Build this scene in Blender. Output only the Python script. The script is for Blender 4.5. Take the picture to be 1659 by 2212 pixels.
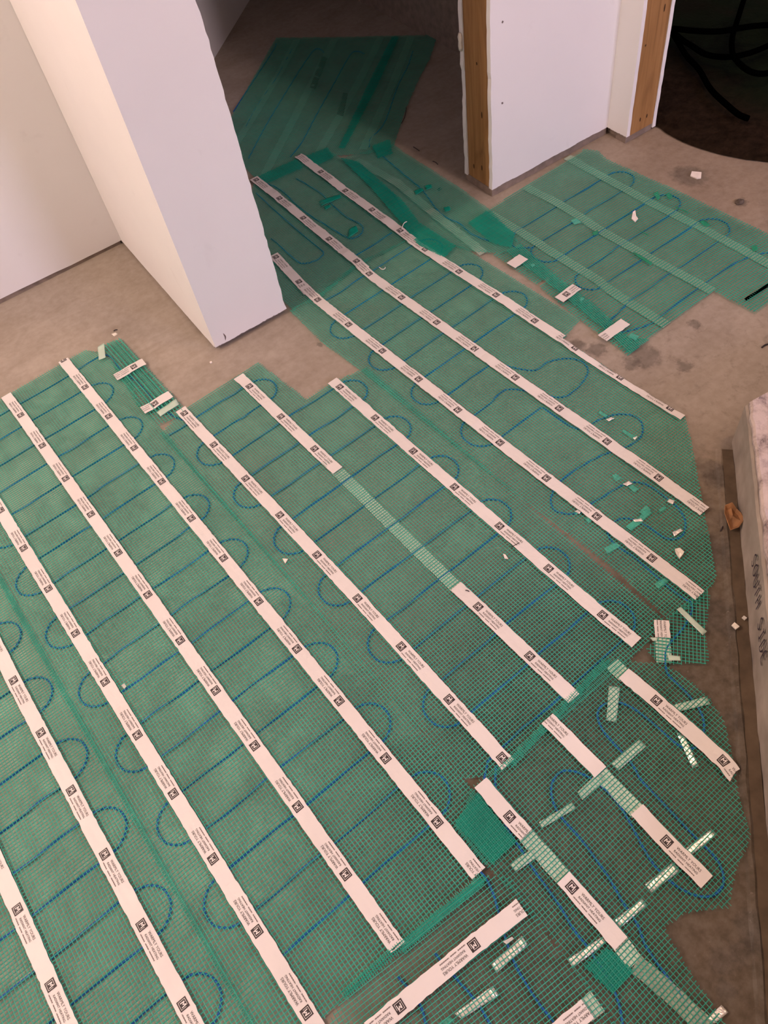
import bpy, bmesh, math, random
import numpy as np
from mathutils import Matrix, Vector
for o in list(bpy.data.objects): bpy.data.objects.remove(o)
SC = bpy.context.scene
COL = SC.collection
rnd = random.Random(7)

# ------------------------------------------------------------------ camera
W_, H_ = 1659.0, 2212.0
F_, NX, NY, CH = 1702.33, 1088.365, 2292.035, 1.28      # focal length in px, plumb-point pixel, camera height in m
CX, CY = W_/2, H_/2
_n = np.array([NX-CX, NY-CY, F_]); _n /= np.linalg.norm(_n)
_fw = np.array([0, 0, 1.0]) - _n*_n[2]; _fw /= np.linalg.norm(_fw)
_r = np.cross(_n, _fw)
_th = math.radians(24.9)                                 # the partition walls run along world X and Y
_cu = math.cos(_th)*_r + math.sin(_th)*_fw
_cv = -math.sin(_th)*_r + math.cos(_th)*_fw
cam_d = bpy.data.cameras.new('camera'); cam = bpy.data.objects.new('camera', cam_d); COL.objects.link(cam)
M = Matrix([[c[0], -c[1], -c[2]] for c in (_cu, _cv, -_n)]).to_4x4()
M.translation = (0, 0, CH); cam.matrix_world = M
cam_d.sensor_fit = 'VERTICAL'; cam_d.sensor_height = 24.0; cam_d.lens = F_/H_*24.0; cam_d.clip_start = .02
SC.camera = cam

def fp(px, py, z=0.0):
    """point at height z that the photograph shows at a pixel (world metres)"""
    d = np.array([px-CX, py-CY, F_]); k = d @ _n
    f = (CH-z)/k
    return np.array([(d @ _cu)*f, (d @ _cv)*f])

# ------------------------------------------------------------------ world and light
w = bpy.data.worlds.new('world'); SC.world = w; w.use_nodes = True
w.node_tree.nodes['Background'].inputs[0].default_value = (.5, .45, .45, 1)
w.node_tree.nodes['Background'].inputs[1].default_value = .02
SC.view_settings.view_transform = 'Standard'; SC.view_settings.look = 'None'
SC.view_settings.exposure = 0.0; SC.view_settings.gamma = 1.0; SC.view_settings.use_curve_mapping = False
def lamp(name, kind, loc, power, color, size, target=None):
    l = bpy.data.lights.new(name, kind); l.energy = power; l.color = color
    if kind == 'AREA': l.shape = 'SQUARE'; l.size = size
    else: l.shadow_soft_size = size
    o = bpy.data.objects.new(name, l); COL.objects.link(o); o.location = loc
    if target is not None: o.rotation_euler = (Vector(target)-Vector(loc)).to_track_quat('-Z', 'Y').to_euler()
    return o
lamp('cool_light_behind', 'AREA', (1.85, -3.0, 1.75), 77, (.80, .72, 1.0), 1.0, (.9, 1.5, .5))  # unseen cool source behind the camera; no window is built there
lamp('warm_bulb_left', 'POINT', (-1.35, 1.38, 2.25), 92, (1.0, .75, .60), .07)
lamp('warm_bulb_right', 'POINT', (1.30, .18, 2.30), 34, (1.0, .66, .44), .06)

# ------------------------------------------------------------------ materials
def newmat(name):
    m = bpy.data.materials.new(name); m.use_nodes = True
    nt = m.node_tree; b = nt.nodes['Principled BSDF']
    return m, nt, b
def N(nt, typ, **kw):
    n = nt.nodes.new(typ)
    for k, v in kw.items(): setattr(n, k, v)
    return n
def ramp(nt, fac, stops):
    r = N(nt, 'ShaderNodeValToRGB'); e = r.color_ramp.elements
    while len(e) < len(stops): e.new(.5)
    for i, (p, c) in enumerate(stops):
        e[i].position = p; e[i].color = (*c, 1) if len(c) == 3 else c
    nt.links.new(fac, r.inputs[0]); return r.outputs[0]
def mix(nt, fac, a, b, typ='MIX'):
    m = N(nt, 'ShaderNodeMix', data_type='RGBA', blend_type=typ)
    for s, v in ((m.inputs[0], fac), (m.inputs[6], a), (m.inputs[7], b)):
        if isinstance(v, (int, float)): s.default_value = v
        elif isinstance(v, tuple): s.default_value = (*v, 1)
        else: nt.links.new(v, s)
    return m.outputs[2]
def math_n(nt, op, a, b=None, clamp=False):
    m = N(nt, 'ShaderNodeMath', operation=op, use_clamp=clamp)
    for s, v in zip(m.inputs, (a, b)):
        if v is None: continue
        if isinstance(v, (int, float)): s.default_value = v
        else: nt.links.new(v, s)
    return m.outputs[0]
def noise(nt, co, scale, detail=4, rough=.55, dist=0.0):
    n = N(nt, 'ShaderNodeTexNoise'); n.inputs['Scale'].default_value = scale
    n.inputs['Detail'].default_value = detail; n.inputs['Roughness'].default_value = rough
    n.inputs['Distortion'].default_value = dist
    nt.links.new(co, n.inputs['Vector']); return n.outputs['Fac']
def bump(nt, b, h, strength=.3, dist=.002):
    n = N(nt, 'ShaderNodeBump'); n.inputs['Strength'].default_value = strength; n.inputs['Distance'].default_value = dist
    nt.links.new(h, n.inputs['Height']); nt.links.new(n.outputs[0], b.inputs['Normal'])
def objco(nt): return N(nt, 'ShaderNodeTexCoord').outputs['Object']
def mapping(nt, co, scale=(1, 1, 1), rot=(0, 0, 0)):
    m = N(nt, 'ShaderNodeMapping'); m.inputs['Scale'].default_value = scale; m.inputs['Rotation'].default_value = rot
    nt.links.new(co, m.inputs[0]); return m.outputs[0]

def plain(name, col, rough=.6, var=.12, scale=30, spec=.3, bmp=0.0):
    m, nt, b = newmat(name); co = objco(nt)
    n = noise(nt, co, scale, 3)
    c = ramp(nt, n, [(.3, tuple(x*(1-var) for x in col)), (.7, tuple(min(1, x*(1+var)) for x in col))])
    nt.links.new(c, b.inputs['Base Color']); b.inputs['Roughness'].default_value = rough
    b.inputs['Specular IOR Level'].default_value = spec
    if bmp: bump(nt, b, n, bmp)
    return m

def floor_material():
    m, nt, b = newmat('concrete_floor'); co = objco(nt)
    n1 = noise(nt, co, 1.6, 5, .6, .6); n2 = noise(nt, mapping(nt, co, (1, 3.2, 1), (0, 0, .5)), 3.0, 6, .62, 1.4)
    n3 = noise(nt, co, 60, 4, .6); n4 = noise(nt, co, 9, 5, .65)
    c = ramp(nt, n1, [(.25, (.285, .240, .195)), (.75, (.370, .318, .265))])
    c = mix(nt, .6, c, ramp(nt, n2, [(.3, (.230, .188, .145)), (.5, (.335, .288, .240)), (.72, (.415, .365, .310))]))
    c = mix(nt, .30, c, ramp(nt, n4, [(.3, (.205, .165, .125)), (.65, (.385, .335, .285))]))
    # damp dark concrete beside the curb
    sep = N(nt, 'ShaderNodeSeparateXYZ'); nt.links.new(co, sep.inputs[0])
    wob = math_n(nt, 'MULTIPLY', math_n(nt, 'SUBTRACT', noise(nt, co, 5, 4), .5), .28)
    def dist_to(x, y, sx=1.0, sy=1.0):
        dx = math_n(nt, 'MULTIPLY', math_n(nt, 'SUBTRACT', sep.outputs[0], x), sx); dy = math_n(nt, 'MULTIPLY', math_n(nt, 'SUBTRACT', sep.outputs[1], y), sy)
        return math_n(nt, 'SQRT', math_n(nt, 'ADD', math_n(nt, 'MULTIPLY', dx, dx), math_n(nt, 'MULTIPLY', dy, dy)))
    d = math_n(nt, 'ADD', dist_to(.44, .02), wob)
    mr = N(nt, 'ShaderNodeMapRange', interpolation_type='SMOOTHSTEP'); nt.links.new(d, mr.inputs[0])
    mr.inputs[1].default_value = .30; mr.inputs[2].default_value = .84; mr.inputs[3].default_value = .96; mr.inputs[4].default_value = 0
    # brown grime band along the curb
    ln_ = math_n(nt, 'ADD', math_n(nt, 'MULTIPLY', math_n(nt, 'ADD', math_n(nt, 'SUBTRACT', sep.outputs[1], sep.outputs[0]), .499), .7071), math_n(nt, 'MULTIPLY', wob, .35))
    m2 = N(nt, 'ShaderNodeMapRange', interpolation_type='SMOOTHSTEP'); nt.links.new(ln_, m2.inputs[0])
    m2.inputs[1].default_value = .03; m2.inputs[2].default_value = .15; m2.inputs[3].default_value = .75; m2.inputs[4].default_value = 0
    al = N(nt, 'ShaderNodeMapRange', interpolation_type='SMOOTHSTEP'); nt.links.new(math_n(nt, 'ADD', math_n(nt, 'ADD', sep.outputs[0], sep.outputs[1]), wob), al.inputs[0])
    al.inputs[1].default_value = 1.40; al.inputs[2].default_value = 1.72; al.inputs[3].default_value = 1; al.inputs[4].default_value = 0
    c = mix(nt, math_n(nt, 'MULTIPLY', m2.outputs[0], al.outputs[0]), c, ramp(nt, n4, [(.3, (.115, .080, .048)), (.7, (.215, .158, .102))]))
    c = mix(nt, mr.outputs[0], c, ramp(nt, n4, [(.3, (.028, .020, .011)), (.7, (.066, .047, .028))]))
    br = N(nt, 'ShaderNodeMapRange', interpolation_type='SMOOTHSTEP'); nt.links.new(math_n(nt, 'ADD', dist_to(1.80, 1.15), wob), br.inputs[0])
    br.inputs[1].default_value = .15; br.inputs[2].default_value = .70; br.inputs[3].default_value = .70; br.inputs[4].default_value = 0
    c = mix(nt, br.outputs[0], c, ramp(nt, n4, [(.3, (.185, .130, .085)), (.7, (.275, .200, .138))]))      # browner tone around the opening
    # scattered splash stains
    vor = N(nt, 'ShaderNodeTexVoronoi'); vor.inputs['Scale'].default_value = 7; vor.inputs['Randomness'].default_value = 1
    nt.links.new(co, vor.inputs['Vector'])
    sp = math_n(nt, 'ADD', vor.outputs['Distance'], math_n(nt, 'MULTIPLY', math_n(nt, 'SUBTRACT', noise(nt, co, 25, 3), .5), .18))
    spm = ramp(nt, sp, [(.10, (1, 1, 1)), (.17, (0, 0, 0))])
    rg = N(nt, 'ShaderNodeSeparateColor'); nt.links.new(vor.outputs['Color'], rg.inputs[0])
    spm2 = math_n(nt, 'MULTIPLY', spm, math_n(nt, 'GREATER_THAN', rg.outputs[0], .55))
    zone = N(nt, 'ShaderNodeMapRange', interpolation_type='SMOOTHSTEP'); nt.links.new(dist_to(1.05, .45), zone.inputs[0])
    zone.inputs[1].default_value = .35; zone.inputs[2].default_value = 1.0; zone.inputs[3].default_value = .45; zone.inputs[4].default_value = .05
    c = mix(nt, math_n(nt, 'MULTIPLY', spm2, zone.outputs[0]), c, (.10, .078, .062))
    for (px, py, rad, sx) in ((1395, 770, .035, 1), (1365, 785, .02, 1), (1500, 700, .014, 1), (1480, 792, .018, 1), (1250, 745, .022, 1.5), (1290, 755, .02, .8), (1600, 437, .016, 1), (1540, 1020, .04, 1.6), (1555, 1035, .03, 1), (1545, 1180, .03, 1), (1558, 1205, .03, 1), (1550, 1330, .035, 1), (1590, 1365, .02, 1), (1640, 2030, .02, 1), (1598, 2060, .016, 1), (1560, 2075, .018, 1), (1590, 1560, .022, 1.5), (1620, 2000, .02, .8), (1570, 2140, .014, 1), (1488, 380, .05, 1.2), (690, 745, .012, 2)):
        q = fp(px, py)
        dd = math_n(nt, 'ADD', dist_to(q[0], q[1], sx), math_n(nt, 'MULTIPLY', math_n(nt, 'SUBTRACT', n3, .5), .03))
        k = N(nt, 'ShaderNodeMapRange', interpolation_type='SMOOTHSTEP'); nt.links.new(dd, k.inputs[0])
        k.inputs[1].default_value = rad*.6; k.inputs[2].default_value = rad*1.25; k.inputs[3].default_value = .85; k.inputs[4].default_value = 0
        c = mix(nt, k.outputs[0], c, mix(nt, .62, c, (.03, .025, .022)))
    c = mix(nt, .18, c, ramp(nt, n3, [(.35, (.17, .138, .105)), (.65, (.41, .36, .305))]))
    n5 = noise(nt, co, 34, 6, .7, .3); n6 = noise(nt, co, 150, 3, .6)
    zn = N(nt, 'ShaderNodeMapRange', interpolation_type='SMOOTHSTEP'); nt.links.new(dist_to(1.0, .3), zn.inputs[0])
    zn.inputs[1].default_value = .45; zn.inputs[2].default_value = 1.25; zn.inputs[3].default_value = 1.0; zn.inputs[4].default_value = .12
    c = mix(nt, math_n(nt, 'MULTIPLY', ramp(nt, n5, [(.30, (.55,)*3), (.46, (0,)*3)]), zn.outputs[0]), c, mix(nt, .55, c, (.02, .015, .01)))
    c = mix(nt, ramp(nt, n6, [(.66, (0,)*3), (.78, (.5,)*3)]), c, mix(nt, .3, c, (.62, .55, .48)))
    nt.links.new(c, b.inputs['Base Color'])
    rr = ramp(nt, n1, [(.3, (.55,)*3), (.7, (.75,)*3)]); nt.links.new(rr, b.inputs['Roughness'])
    b.inputs['Specular IOR Level'].default_value = .25
    h = math_n(nt, 'ADD', math_n(nt, 'MULTIPLY', n2, .6), math_n(nt, 'MULTIPLY', n3, .12)); bump(nt, b, h, .35, .006)
    return m

def drywall_material():
    m, nt, b = newmat('painted_drywall'); co = objco(nt)
    n = noise(nt, co, 2.2, 4); n2 = noise(nt, co, 220, 2); n3 = noise(nt, co, 11, 4, .6, .5)
    c = ramp(nt, n, [(.3, (.80, .79, .79)), (.7, (.85, .84, .84))])
    c = mix(nt, ramp(nt, n3, [(.66, (0, 0, 0)), (.80, (.22, .22, .22))]), c, (.60, .57, .56))
    nt.links.new(c, b.inputs['Base Color']); b.inputs['Roughness'].default_value = .75; b.inputs['Specular IOR Level'].default_value = .2
    bump(nt, b, n2, .08, .001); return m

def wood_material():
    m, nt, b = newmat('framing_lumber'); co = objco(nt)
    st = mapping(nt, co, (26, 26, 1.4)); n = noise(nt, st, 3.0, 6, .6, .8); n2 = noise(nt, mapping(nt, co, (1, 1, .35)), 9, 3, .5, 1.0)
    c = ramp(nt, n, [(.25, (.20, .095, .028)), (.5, (.34, .175, .058)), (.8, (.42, .235, .09))])
    c = mix(nt, ramp(nt, n2, [(.64, (0, 0, 0)), (.74, (.75, .75, .75))]), c, (.17, .075, .022))
    nt.links.new(c, b.inputs['Base Color']); b.inputs['Roughness'].default_value = .6; bump(nt, b, n, .12, .001); return m

def net_material(name, col, tr):
    m, nt, b = newmat(name); co = objco(nt)
    n = noise(nt, co, 14, 3)
    c = ramp(nt, n, [(.3, tuple(x*.85 for x in col)), (.7, tuple(x*1.12 for x in col))])
    nt.links.new(c, b.inputs['Base Color']); b.inputs['Roughness'].default_value = .38; b.inputs['Specular IOR Level'].default_value = .4
    t = N(nt, 'ShaderNodeBsdfTranslucent'); nt.links.new(c, t.inputs[0])
    ms = N(nt, 'ShaderNodeMixShader'); ms.inputs[0].default_value = tr
    nt.links.new(b.outputs[0], ms.inputs[1]); nt.links.new(t.outputs[0], ms.inputs[2])
    nt.links.new(ms.outputs[0], nt.nodes['Material Output'].inputs[0]); return m

def clear_tape_material(name, alpha, col, rough=.12, foil=.0):
    m, nt, b = newmat(name); co = objco(nt)
    n = noise(nt, co, 90, 3, .6, 1.0)
    b.inputs['Base Color'].default_value = (*col, 1); b.inputs['Roughness'].default_value = rough
    b.inputs['Specular IOR Level'].default_value = .6; b.inputs['Metallic'].default_value = foil
    t = N(nt, 'ShaderNodeBsdfTransparent'); t.inputs[0].default_value = (.92, 1, .96, 1)
    ms = N(nt, 'ShaderNodeMixShader'); ms.inputs[0].default_value = alpha
    nt.links.new(t.outputs[0], ms.inputs[1]); nt.links.new(b.outputs[0], ms.inputs[2])
    nt.links.new(ms.outputs[0], nt.nodes['Material Output'].inputs[0]); bump(nt, b, n, .5, .003); return m

def film_material(name, strength):  # green haze between the net strands, put in as a film colour
    m, nt, b = newmat(name); co = objco(nt)
    n = noise(nt, co, 7, 5, .62, .6); n2 = noise(nt, mapping(nt, co, (30, 4, 1), (0, 0, .05)), 1.2, 4)
    b.inputs['Base Color'].default_value = (.43, .50, .395, 1); b.inputs['Roughness'].default_value = .6; b.inputs['Specular IOR Level'].default_value = .25
    f = math_n(nt, 'MULTIPLY', ramp(nt, math_n(nt, 'ADD', math_n(nt, 'MULTIPLY', n, .75), math_n(nt, 'MULTIPLY', n2, .25)), [(.34, (.30,)*3), (.60, (1,)*3)]), strength)
    sub = N(nt, 'ShaderNodeVectorMath', operation='DISTANCE'); nt.links.new(co, sub.inputs[0]); sub.inputs[1].default_value = (.44, .02, 0)
    wm = N(nt, 'ShaderNodeMapRange', interpolation_type='SMOOTHSTEP'); nt.links.new(math_n(nt, 'ADD', sub.outputs['Value'], math_n(nt, 'MULTIPLY', math_n(nt, 'SUBTRACT', n, .5), .5)), wm.inputs[0])
    wm.inputs[1].default_value = .34; wm.inputs[2].default_value = .85; wm.inputs[3].default_value = .12; wm.inputs[4].default_value = 1
    f = math_n(nt, 'MULTIPLY', f, wm.outputs[0])
    t = N(nt, 'ShaderNodeBsdfTransparent'); ms = N(nt, 'ShaderNodeMixShader'); nt.links.new(f, ms.inputs[0])
    nt.links.new(t.outputs[0], ms.inputs[1]); nt.links.new(b.outputs[0], ms.inputs[2])
    nt.links.new(ms.outputs[0], nt.nodes['Material Output'].inputs[0]); return m

def paper_tape_material():
    m, nt, b = newmat('white_paper_tape'); co = objco(nt)
    n = noise(nt, co, 38, 3, .5, .3); n2 = noise(nt, co, 6, 3)
    c = ramp(nt, n2, [(.3, (.66, .62, .60)), (.7, (.72, .685, .665))])
    nt.links.new(c, b.inputs['Base Color']); b.inputs['Roughness'].default_value = .45; b.inputs['Specular IOR Level'].default_value = .3
    bump(nt, b, n, .35, .004); return m

def dark_sheet_material():  # darkness of the opening is put into this near-black colour
    m, nt, b = newmat('opening_dark'); co = objco(nt)
    n = noise(nt, co, 4.2, 5, .6, .5); n2 = noise(nt, co, 40, 5, .7)
    c = ramp(nt, n, [(.35, (.0030, .0044, .0024)), (.50, (.0060, .0105, .0048)), (.66, (.0090, .0090, .0050))])
    sep = N(nt, 'ShaderNodeSeparateXYZ'); nt.links.new(co, sep.inputs[0])
    e = N(nt, 'ShaderNodeMapRange', interpolation_type='SMOOTHSTEP'); nt.links.new(math_n(nt, 'ADD', sep.outputs[0], math_n(nt, 'MULTIPLY', n, .25)), e.inputs[0])
    e.inputs[1].default_value = 1.98; e.inputs[2].default_value = 2.16; e.inputs[3].default_value = 1; e.inputs[4].default_value = 0
    c = mix(nt, e.outputs[0], c, ramp(nt, n2, [(.35, (.0085, .0050, .0028)), (.65, (.0230, .0140, .0085))]))      # soil tracked along the sheet's edge
    c = mix(nt, ramp(nt, n2, [(.66, (0, 0, 0)), (.78, (.5, .5, .5))]), c, (.040, .030, .021))
    nt.links.new(c, b.inputs['Base Color']); b.inputs['Roughness'].default_value = .8; b.inputs['Specular IOR Level'].default_value = .04
    bump(nt, b, n2, .6, .006); return m

def curb_plaster():
    m, nt, b = newmat('curb_top_plaster'); co = objco(nt)
    n = noise(nt, co, 22, 7, .72, .2); n2 = noise(nt, co, 60, 6, .7)
    c = ramp(nt, n, [(.34, (.12, .095, .105)), (.43, (.34, .28, .26)), (.55, (.50, .42, .39)), (.75, (.56, .48, .45))])
    nt.links.new(c, b.inputs['Base Color']); b.inputs['Roughness'].default_value = .85; b.inputs['Specular IOR Level'].default_value = .15
    bump(nt, b, n2, .5, .004); return m
MAT = dict(
    film_hi=film_material('green_haze_film', .88), film_mid=film_material('thin_green_haze_film', .60), film_lo=film_material('faint_green_haze_film', .35),
    rust=plain('brown_dirt', (.11, .055, .04), .8, .3, 60),
    mint3=clear_tape_material('pale_clear_tape', .62, (.66, .80, .68), .22),
    mint2=clear_tape_material('muted_backing_tape', .55, (.52, .64, .52), .3),
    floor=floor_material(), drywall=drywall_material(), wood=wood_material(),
    net_a=net_material('green_net_warp', (.060, .47, .345), .30), net_b=net_material('green_net_weft', (.034, .375, .280), .40),  # same plastic: top-strand brightness put into the warp colour, weft duller
    fold=net_material('green_net_fold', (.006, .36, .26), .30),
    cable=plain('blue_cable_sheath', (.008, .115, .44), .5, .15, 60, .4),
    tape=paper_tape_material(), ink=plain('printing_ink', (.035, .026, .028), .5, .1, 80),
    ink_grey=plain('fine_printing_ink', (.16, .125, .12), .5, .1, 80),
    mint=clear_tape_material('clear_backing_tape', .78, (.72, .84, .72), .25),
    clear=clear_tape_material('clear_tape', .36, (.10, .60, .46), .10),
    shine=clear_tape_material('glossy_clear_tape', .86, (1.0, .98, .92), .27, .70),
    clear_old=clear_tape_material('dusty_clear_tape', .50, (.50, .60, .50), .35),
    strip=plain('sole_plate_screed', (.24, .19, .155), .8, .2, 40, .2, .3),
    screed=plain('screed_lip', (.185, .135, .088), .8, .25, 30, .2, .3), screed_shade=plain('screed_channel', (.118, .085, .054), .8, .25, 30, .2, .3),
    concrete=plain('curb_concrete', (.30, .255, .215), .85, .25, 14, .2, .4),
    stone=curb_plaster(),
    marker=plain('marker_ink', (.035, .022, .035), .6, .2, 60),
    sheet=dark_sheet_material(), hose=plain('black_rubber', (.0004, .0004, .0004), .9, .2, 30, .0),
    paper=plain('scrap_paper', (.80, .74, .70), .7, .08, 60), leaf=plain('dry_leaf', (.30, .15, .065), .6, .35, 45, .3, .3),
    rock=plain('dark_pebble', (.10, .08, .065), .8, .3, 90, .2, .5), nail=plain('dark_nail_hole', (.06, .03, .012), .8, .1, 50),
    gypsum=plain('broken_gypsum', (.72, .68, .60), .9, .15, 120, .1, .6), ceil=plain('ceiling_paint', (.62, .56, .52), .9, .04, 3),
    film=clear_tape_material('torn_clear_film', .55, (.75, .72, .68), .2), green_thread=net_material('green_thread', (.02, .30, .16), .2),
)

# ------------------------------------------------------------------ helpers
def link(name, me, mats, parent=None):
    o = bpy.data.objects.new(name, me); COL.objects.link(o)
    for m in (mats if isinstance(mats, (list, tuple)) else [mats]): me.materials.append(MAT[m])
    if parent is not None: o.parent = parent
    return o
def pymesh(name, v, f, mats, parent=None, midx=None, smooth=False):
    me = bpy.data.meshes.new(name); me.from_pydata([tuple(map(float, p)) for p in v], [], f)
    if midx is not None: me.polygons.foreach_set('material_index', np.asarray(midx, dtype=np.int32))
    if smooth: me.polygons.foreach_set('use_smooth', np.ones(len(me.polygons), dtype=bool))
    me.update(); return link(name, me, mats, parent)
def tag(o, label, cat=None, group=None, kind=None):
    if label: o['label'] = label
    if cat: o['category'] = cat
    if group: o['group'] = group
    if kind: o['kind'] = kind
    return o
def empty(name, loc=(0, 0, 0)):
    o = bpy.data.objects.new(name, None); COL.objects.link(o); o.location = loc; o.empty_display_size = .1
    return o
def box(name, x0, x1, y0, y1, z0, z1, mats, parent=None):
    v = [(x, y, z) for z in (z0, z1) for y in (y0, y1) for x in (x0, x1)]
    f = [(0, 2, 3, 1), (4, 5, 7, 6), (0, 1, 5, 4), (2, 6, 7, 3), (0, 4, 6, 2), (1, 3, 7, 5)]
    return pymesh(name, v, f, mats, parent)
def struct(o, label=None):
    o['kind'] = 'structure'
    if label: o['label'] = label
    return o
def smooth_path(pts, step):
    """Catmull-Rom through 2-D points, resampled evenly"""
    P = [np.asarray(p, float) for p in pts]; P = [2*P[0]-P[1]] + P + [2*P[-1]-P[-2]]
    out = []
    for i in range(1, len(P)-2):
        a, b_, c, d = P[i-1:i+3]
        for t in np.linspace(0, 1, 9)[:-1]:
            out.append(.5*((2*b_)+(c-a)*t+(2*a-5*b_+4*c-d)*t*t+(3*b_-a-3*c+d)*t**3))
    out.append(P[-2]); return resample(np.array(out), step)
def resample(P, step):
    seg = np.linalg.norm(np.diff(P, axis=0), axis=1); s = np.r_[0, np.cumsum(seg)]
    n = max(2, int(round(s[-1]/step))+1); t = np.linspace(0, s[-1], n)
    return np.stack([np.interp(t, s, P[:, k]) for k in range(P.shape[1])], 1)
def tube_data(P, r, k=7):
    n = len(P); T = np.gradient(P, axis=0); T /= np.linalg.norm(T, axis=1)[:, None]+1e-12
    up = np.array([0, 0, 1.0]); S = np.cross(T, up); S /= np.linalg.norm(S, axis=1)[:, None]+1e-9; Bn = np.cross(S, T)
    a = np.arange(k)/k*2*math.pi
    V = P[:, None]+r*(np.cos(a)[None, :, None]*S[:, None]+np.sin(a)[None, :, None]*Bn[:, None]); V = V.reshape(-1, 3)
    F = [(i*k+j, i*k+(j+1) % k, (i+1)*k+(j+1) % k, (i+1)*k+j) for i in range(n-1) for j in range(k)]
    F += [tuple(range(k))[::-1], tuple((n-1)*k+j for j in range(k))]
    return V, F
_ph = np.random.RandomState(3).rand(40)*6.283
def wave(x, y, k=0):
    p = _ph[k:k+6]
    return (np.sin(x*9.1+y*4.3+p[0])+np.sin(y*11.7-x*5.2+p[1])+.7*np.sin(x*23+y*17+p[2])+.6*np.sin(y*29-x*13+p[3])+.4*np.sin(x*51+p[4])+.4*np.sin(y*47+p[5]))/4.1

class Frame:
    """local axes of one mat: s along its tapes, t to the left of s"""
    def __init__(self, a, b):
        p, q = fp(*a), fp(*b); self.o = p; d = q-p; self.a = d/np.linalg.norm(d); self.b = np.array([-self.a[1], self.a[0]])
    def w(self, s, t): return self.o+s*self.a+t*self.b
    def loc(self, p): q = np.asarray(p)-self.o; return np.array([q @ self.a, q @ self.b])

NET_Z = .0054
def netting(parent, fr, poly, cell=.0060, z0=NET_Z, warp=.0014, amp=.0007, name='netting', mats=('net_a', 'net_b'), wa=.00115, wb=.00190, seed=0, label=None, phase=(0, 0), haze_mat=None, cell0=None):
    """woven grid of real strands clipped to a polygon of world points"""
    R = np.random.RandomState(seed+11)
    if haze_mat: film(parent, poly, haze_mat, .0008+.0002*(seed % 4))
    L = np.array([fr.loc(p) for p in poly]); n = len(L); V = []; Fc = []; MI = []; base = 0
    def spans(axis, c):
        hits = []
        for i in range(n):
            p, q = L[i], L[(i+1) % n]
            if (p[axis] > c) != (q[axis] > c): hits.append(p[1-axis]+(c-p[axis])/(q[axis]-p[axis])*(q[1-axis]-p[1-axis]))
        hits.sort(); return list(zip(hits[::2], hits[1::2]))
    for axis, wd, mi, dz in ((1, wa, 0, .00045), (0, wb, 1, 0.0)):
        stp = (cell0 or cell) if axis == 0 else cell
        c = math.floor(L[:, axis].min()/stp)*stp + phase[axis]*stp
        while c < L[:, axis].max():
            for h0, h1 in spans(axis, c):
                h0 -= R.rand()*.003; h1 += R.rand()*.003
                if h1-h0 < .004: continue
                k = max(2, int((h1-h0)/.016)+1); u = np.linspace(h0, h1, k)
                s, t = (u, np.full(k, c)) if axis == 1 else (np.full(k, c), u)
                X = fr.o[0]+s*fr.a[0]+t*fr.b[0]; Y = fr.o[1]+s*fr.a[1]+t*fr.b[1]
                off = warp*wave(X, Y, 8+axis*5)+(R.rand()-.5)*.0005
                lat = fr.b if axis == 1 else fr.a
                X = X+off*lat[0]; Y = Y+off*lat[1]
                Z = z0+amp*wave(X*1.7, Y*1.7, 20)+dz
                e = wd/2
                for (l, zz) in ((-e, -.0002), (-e*.55, .00035), (e*.55, .00035), (e, -.0002)):
                    V.append(np.stack([X+l*lat[0], Y+l*lat[1], Z+zz], 1))
                i = np.arange(k-1)
                for q in range(3):
                    A = base+q*k+i; B = base+(q+1)*k+i
                    quad = np.stack([A, B, B+1, A+1], 1) if axis == 1 else np.stack([A, A+1, B+1, B], 1)
                    Fc.append(quad); MI.append(np.full(k-1, mi))
                base += 4*k
            c += stp
    if not V: return None
    V = np.concatenate(V).astype(np.float32); Fc = np.concatenate(Fc).astype(np.int32); MI = np.concatenate(MI).astype(np.int32)
    me = bpy.data.meshes.new(name); me.vertices.add(len(V)); me.vertices.foreach_set('co', V.ravel())
    me.loops.add(Fc.size); me.loops.foreach_set('vertex_index', Fc.ravel())
    me.polygons.add(len(Fc)); me.polygons.foreach_set('loop_start', np.arange(0, Fc.size, 4, dtype=np.int32))
    me.update(calc_edges=True)
    me.polygons.foreach_set('material_index', MI); me.polygons.foreach_set('use_smooth', np.ones(len(Fc), dtype=bool)); me.update()
    o = link(name, me, list(mats), parent); o['kind'] = 'stuff'
    if label: o['label'] = label
    return o
def film(parent, poly, mat, z=.0008):
    """added pale green sheet under a mat, colouring in the green haze between strands"""
    v = [(p[0], p[1], z) for p in poly]; o = pymesh('haze_film', v, [tuple(range(len(v)))], mat, parent)
    if o.data.polygons[0].normal.z < 0: o.data.flip_normals()
    return o
def pxpoly(*pts): return [fp(*p) for p in pts]

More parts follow.
